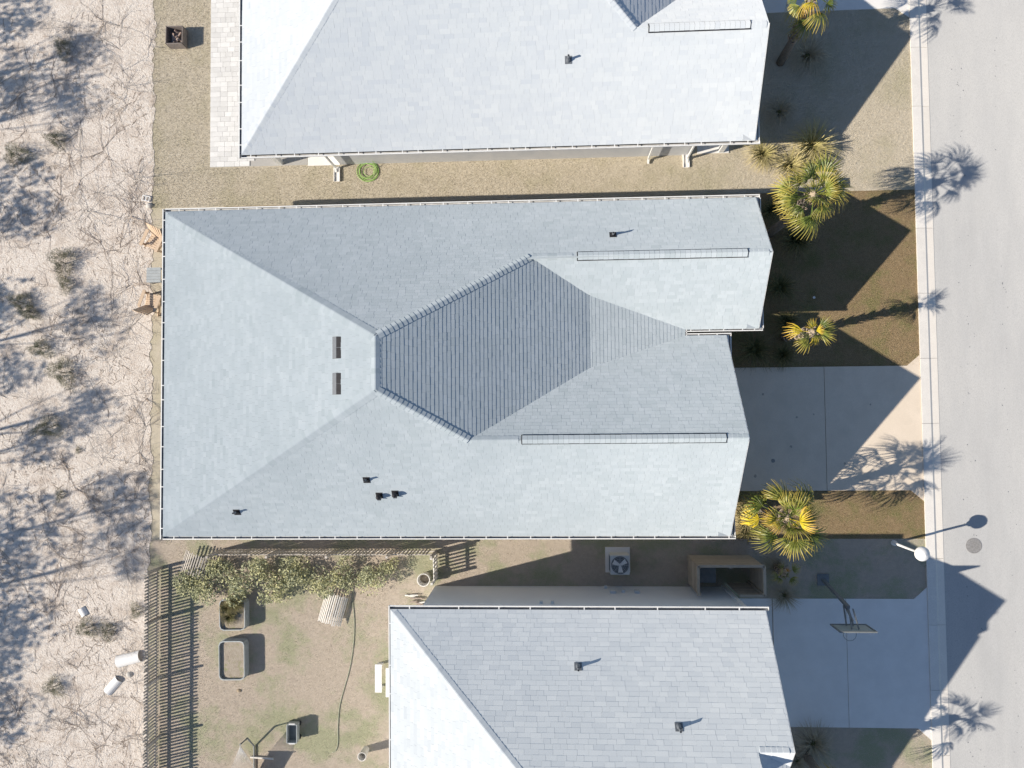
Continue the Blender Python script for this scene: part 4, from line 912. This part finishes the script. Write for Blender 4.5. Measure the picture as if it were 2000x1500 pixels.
for s in (-1, 1): MB().box((0, s*.45, .21), (.22, .05, .42)).build('leg', 'plastic_white', t)
q = G(759, 1333, .72); t = thing('table', 'white table beside the wall of the tall house, partly under its eave', 'table', (q.x+.2, q.y, 0))
MB().box((0, 0, .72), (.62, 1.12, .05)).build('table_top', 'plastic_white', t)
for sx in (-1, 1):
    for sy in (-1, 1): MB().box((sx*.25, sy*.48, .35), (.05, .05, .7)).build('leg', 'plastic_white', t)
q = G(571, 1432, .4); t = thing('metal_cart', 'grey open metal cart on the lawn at the bottom edge', 'cart', (q.x, q.y, 0))
for sx, sy, lx, ly in ((-.2, 0, .025, .72), (.2, 0, .025, .72), (0, -.36, .38, .025), (0, .36, .38, .025)): MB().box((sx, sy, .33), (lx, ly, .3)).build('side', 'galv', t)
MB().box((0, 0, .2), (.4, .72, .03)).build('tray', 'steel', t)
for sx in (-1, 1):
    for sy in (-1, 1): MB().tube([(sx*.19, sy*.27, .09), (sx*.23, sy*.27, .09)], .09, 12).build('wheel', 'black', t)
for s in (-1, 1): MB().bar((-.12, s*.39, .46), (.12, s*.39, .46), .03).build('handle', 'plastic_white', t)
ap = G(469, 1457, 1.15); t = thing('hammock', 'rope hammock on a stand cut by the bottom edge', 'hammock', (0, 0, 0)); sy = ap.y-1.05
for k in range(19): xx = ap.x+(k-9)*.055; MB().tube([ap, (xx, sy, .82)], .006, 4).build('rope', 'wood_white', t)
MB().bar((ap.x-.55, sy, .82), (ap.x+.55, sy, .82), .04).build('spreader', 'wood_white', t)
bd = MB(); N = 10
for k in range(N):
    f0, f1 = k/N, (k+1)/N; z0, z1_ = .82-.35*sin(pi*f0), .82-.35*sin(pi*f1); bd.face([(ap.x-.5, sy-2*f0, z0), (ap.x+.5, sy-2*f0, z0), (ap.x+.5, sy-2*f1, z1_), (ap.x-.5, sy-2*f1, z1_)])
bd.build('bed', 'wood_orange', t)
MB().tube([ap+Vector((0, .05, .0)), (ap.x+.05, ap.y+.05, .6), (ap.x+.1, ap.y-.5, .06), (ap.x+.1, ap.y-3, .05)], .035, 8).build('stand', 'steel', t)
MB().bar((ap.x-.05, sy+.1, .06), (ap.x+.9, sy+.05, .06), .06).build('foot', 'wood_white', t)
for k in range(9):
    q = G(random.uniform(800, 838), random.uniform(1152, 1182), .08); a = random.uniform(-.3, .3); L = random.uniform(.25, .5)
    o = MB().tube([(-L/2*cos(a), -L/2*sin(a), 0), (0, .01, .01), (L/2*cos(a), L/2*sin(a), 0)], [.035, .04, .03], 7).build('log', 'wood_white' if k % 3 == 0 else 'twig', None, loc=(q.x, q.y, .05+.012*k)); tag(o, 'cut log in the small pile by the tall house corner', 'log', 'small log pile by the tall house')
# broken white pipe shells on the sand
def shell(label, px, py, rz, L, R):
    q = G(px, py, .1); b = MB(); n = 9
    for k in range(n):
        a0, a1 = pi*(.12+.76*k/n), pi*(.12+.76*(k+1)/n)
        for r, fl in ((R, 0), (R*.9, 1)):
            P = [(-L/2, -r*cos(a0), r*sin(a0)-.06), (L/2, -r*cos(a0)*.95, r*sin(a0)-.06), (L/2, -r*cos(a1)*.95, r*sin(a1)-.06), (-L/2, -r*cos(a1), r*sin(a1)-.06)]
            b.face(P[::-1] if fl else P)
        for e in (-L/2, L/2): b.face([(e, -R*cos(a0), R*sin(a0)-.06), (e, -R*cos(a1), R*sin(a1)-.06), (e, -R*.9*cos(a1), R*.9*sin(a1)-.06), (e, -R*.9*cos(a0), R*.9*sin(a0)-.06)])
    o = b.build('pipe_shell', 'plastic_white', None, True, loc=(q.x, q.y, 0)); o.rotation_euler = (0, 0, rz); tag(o, label, 'pipe')
shell('larger white half pipe lying on the sand near the long picket fence', 250, 1288, radians(14), 1.0, .27)
shell('smaller white half pipe lying on the sand below the larger one', 219, 1340, radians(48), .72, .22)
shell('short pale half pipe alone on the sand near the left', 160, 1196, radians(-60), .36, .18)
rock('yellowish block on the sand between the two white half pipes', 252, 1318, .15)

# ------------------------------------------------------------------ scrub on the sand
def twig_mesh(seed, m, n0=9, R=.75, lev=3, flat=.3):
    r_ = random.Random(seed); b = MB()
    def seg(a, c, r0, r1):
        d = (c-a).normalized(); u = d.cross(Vector((0, 0, 1)) if abs(d.z) < .9 else Vector((1, 0, 0))).normalized(); v = d.cross(u); i = len(b.v)
        for p_, r in ((a, r0), (c, r1)):
            for j in range(3): t_ = 2*pi*j/3; b.v.append(tuple(p_+(u*cos(t_)+v*sin(t_))*r))
        for j in range(3): b.f.append((i+j, i+(j+1) % 3, i+3+(j+1) % 3, i+3+j)); b.t.append(0)
    def grow(p_, d, L, r, k):
        q = p_
        for s in range(3):
            d = (d+Vector((r_.gauss(0, .22), r_.gauss(0, .22), r_.gauss(-.03, .1)))).normalized(); q2 = q+d*L/3
            if q2.z < .02: q2.z = .02
            seg(q, q2, r*(1-.2*s), r*(1-.2*(s+1))); q = q2
            if k > 0 and r_.random() < .85:
                dd = (d+Vector((r_.gauss(0, .8), r_.gauss(0, .8), r_.gauss(.05, .3)))).normalized(); grow(q, dd, L*r_.uniform(.4, .7), r*.65, k-1)
    for k in range(n0):
        a = r_.uniform(0, 2*pi); d = Vector((cos(a), sin(a), r_.uniform(.05, .9)*flat+.05)).normalized(); grow(Vector((r_.gauss(0, .05), r_.gauss(0, .05), .02)), d, R*r_.uniform(.5, 1), .008, lev)
    o = b.build('twigs', m); COL.objects.unlink(o); return o.data
TW = [twig_mesh(k, 'twig' if k % 2 else 'twig_grey', 4+k % 4, 1.15, 2, .10 if k % 3 else .5) for k in range(8)]
sx0 = G(0, 750).x-.5
LANDMARKS = ((20, 30, 'the top left corner'), (280, 70, 'the fire pit'), (165, 110, 'the top left tree shadow'), (280, 210, 'the straw lawn level with the patio'), (150, 260, 'the small bush under the top shadow'), (20, 200, 'the left edge by the top shadow'), (30, 380, 'the left edge level with the white frame'), (200, 360, 'the open sand left of the white frame'), (280, 387, 'the white two-pane frame'), (270, 470, 'the upper cedar chair'), (119, 512, 'the upright oval bush'), (30, 560, 'the left edge beside the oval bush'), (265, 537, 'the grey side table'), (265, 600, 'the lower cedar chair'), (120, 728, 'the bush level with the roof ridge'), (20, 720, 'the left edge level with the ridge'), (270, 720, 'the rear eave level with the ridge'), (190, 785, 'the round tree shadow'), (90, 840, 'the shaded bush below the ridge'), (270, 850, 'the lower half of the rear eave'), (140, 900, 'the smallest dot of a bush'), (20, 930, 'the left edge below the ridge'), (270, 980, 'the shadow by the fence corner'), (110, 1010, 'the broad lower left shadow'), (20, 1080, 'the left edge by the broad shadow'), (200, 1090, 'the sand left of the fence corner'), (160, 1196, 'the short pale half pipe'), (265, 1190, 'the upper end of the long picket fence'), (30, 1220, 'the left edge by the short half pipe'), (250, 1288, 'the larger white half pipe'), (215, 1345, 'the smaller white half pipe'), (100, 1345, 'the lower left needle bush'), (30, 1370, 'the left edge near the bottom'), (265, 1420, 'the lower end of the long picket fence'), (150, 1460, 'the bottom edge'))
for k in range(200):
    y_ = random.uniform(-15.5, 17); f = random.random()**.7; x_ = sx0+(-16.75-sx0)*f
    o = link(random.choice(TW), 'bare_shrub'); o.location = (x_, y_, .01); o.rotation_euler = (0, 0, random.uniform(0, 6.28)); s = random.uniform(.45, 1.25); o.scale = (s, s, s*random.uniform(.4, .9))
    near = min(LANDMARKS, key=lambda l: (G(l[0], l[1]).x-x_)**2+(G(l[0], l[1]).y-y_)**2)
    tag(o, 'bare twiggy shrub on the sand near '+near[2], 'shrub', 'bare shrubs on the sand')
lit = MB()
for k in range(6500):
    x_ = sx0+(-16.45-sx0)*random.random(); y_ = random.uniform(-15.8, 17.3)
    if sin(x_*1.3+2*sin(y_*.5))+sin(y_*1.1+x_*.4)+random.gauss(0, .7) < .3: continue
    a = random.uniform(0, pi); L = random.choice((.03, .05, .09, .16)); wd = random.uniform(.004, .012); d = Vector((cos(a), sin(a), 0)); s = Vector((-sin(a), cos(a), 0)); p0 = Vector((x_, y_, .016+random.uniform(0, .02)))
    lit.face([p0-d*L-s*wd, p0+d*L-s*wd, p0+d*L+s*wd+Vector((0, 0, .01)), p0-d*L+s*wd+Vector((0, 0, .01))])
tag(lit.build('twig_litter', 'litter'), 'dry twigs and leaf litter scattered on the sand', 'litter', kind='stuff')
def needle_bush(seed, n=2600, rx=.6, ry=.85, h=.8):
    r_ = random.Random(seed); b = MB()
    for k in range(n):
        d = Vector((r_.gauss(0, 1), r_.gauss(0, 1), abs(r_.gauss(0, 1)))).normalized(); rr = r_.uniform(.25, 1)**.5*(.8+.25*sin(3*atan2(d.y, d.x)+seed)+.1*sin(7*atan2(d.y, d.x)))
        p0 = Vector((d.x*rx*rr, d.y*ry*rr, d.z*h*rr)); dd = (d+Vector((r_.gauss(0, .6), r_.gauss(0, .6), r_.gauss(.2, .4)))).normalized(); L = r_.uniform(.05, .13); s = dd.cross(Vector((r_.gauss(0, 1), r_.gauss(0, 1), r_.gauss(0, 1)))).normalized()*.006
        b.face([p0-s, p0+s, p0+dd*L])
    o = b.build('foliage', 'needle'); COL.objects.unlink(o); return o.data
NB = [needle_bush(k) for k in range(3)]
for k, (px, py, s, rz, lab) in enumerate(((119, 512, 1.0, 0, 'largest bush, upright oval, on open sand left of the upper chair'), (38, 592, .85, .6, 'near the left edge beside the oval bush'), (122, 555, .6, .4, 'small, tucked under the oval bush'), (118, 728, 1.0, .5, 'beside the big tree shadow, level with the ridge'), (75, 680, .75, 1.2, 'left of the one level with the ridge'), (90, 835, .9, 1.6, 'in tree shade, lower left of the rear eave'), (55, 610, .6, 1, 'at the left edge in tree shade'), (110, 968, .4, 0, 'tiny and round, on the littered sand'), (145, 880, .25, 0, 'the smallest dot, on bare sand'), (165, 1230, .7, 1, 'low, beside the short pale half pipe'), (205, 1235, .6, .3, 'low, left of the larger white half pipe'), (260, 1195, .5, .2, 'next to the long picket fence'), (100, 1345, .7, .8, 'on open sand near the lower left'), (118, 90, .7, .2, 'inside the tree shadow at the top left'), (105, 270, .7, 1.0, 'at the lower end of the top left tree shadow'), (30, 300, .9, 1.5, 'at the left edge below the top left shadow'))):
    q = G(px, py, .3); t = thing('scrub_bush', 'grey-green needle bush: '+lab, 'bush', (q.x, q.y, 0), rz, 'needle bushes on the sand'); o = link(NB[k % 3], 'foliage', t); o.scale = (s, s, s)
    MB().tube([(0, 0, 0), (.03, .02, .25*s), (.02, .05, .5*s)], [.02, .015, .006], 5).build('stem', 'bark', t)

# trees standing left of the frame: their shadows fall across the sand
def crown_mesh(seed, n=820, R=1.2, leaf=.075):
    return leaf_blob(n, R, R, R*.85, leaf, 'leaf_dark', 'crown', 9, seed)
CM = [crown_mesh(k+200) for k in range(4)]
def tree(shadow, z, s, label, lean=0.0):
    q = G(*shadow); c = Vector((q.x-1.5*z, q.y-.38*z, 0)); t = thing('scrub_tree', label, 'tree', (c.x, c.y, 0), group='trees left of the sand')
    MB().tube([(0, 0, 0), (.08, .05, z*.4), (.02, -.05, z*.75), (0, 0, z+.2)], [.11, .085, .05, .02], 8).build('trunk', 'bark', t, True)
    for k in range(4):
        a = k*1.7; MB().tube([(.03, 0, z*.55+.1*k), (cos(a)*.5*s, sin(a)*.5*s, z*.75+.1*k), (cos(a)*.9*s, sin(a)*.9*s, z+.1*k)], [.04, .025, .01], 6).build('limb', 'bark', t, True)
    o = link(random.choice(CM), 'crown', t); o.location = (0, 0, z-.75*s); o.rotation_euler = (0, 0, random.uniform(0, 6)); o.scale = (s*1.0, s*1.0, s)
for sh, z, s, lab in (((165, 95), 5.2, .95, 'casting the rounded shadow at the top left'), ((150, 190), 5.6, .9, 'casting the lower part of the top left shadow'), ((60, 150), 5.0, 1.1, 'shading the sand at the upper left edge'), ((20, 40), 4.6, 1.2, 'shading the top left corner'), ((55, 380), 5.2, 1.25, 'shading the sand left of the white frame'), ((195, 610), 5.4, .95, 'casting the shadow left of the lower chair'), ((10, 590), 4.8, 1.0, 'shading the left edge below the oval bush'), ((190, 785), 5.5, .85, 'casting the round shadow level with the roof ridge'), ((20, 720), 4.8, 1.0, 'shading the left edge level with the ridge'), ((110, 850), 4.8, .9, 'casting the shadow below the ridge shadows'), ((265, 975), 6.2, 1.2, 'casting the shadow beside the rear corner of the fence'), ((60, 1040), 5.2, 1.35, 'casting the broad shadow at the lower left'), ((50, 1180), 5.0, 1.35, 'shading the left edge above the short half pipe'), ((15, 1290), 4.8, 1.0, 'shading the left edge below the short half pipe'), ((270, 1070), 6.6, .9, 'casting the shadow on the long picket fence'), ((20, 1400), 4.6, 1.0, 'shading the lower left corner')):
    z *= 1.55; s *= 1.3
    tree(sh, z, s, 'scrub tree past the left edge '+lab)
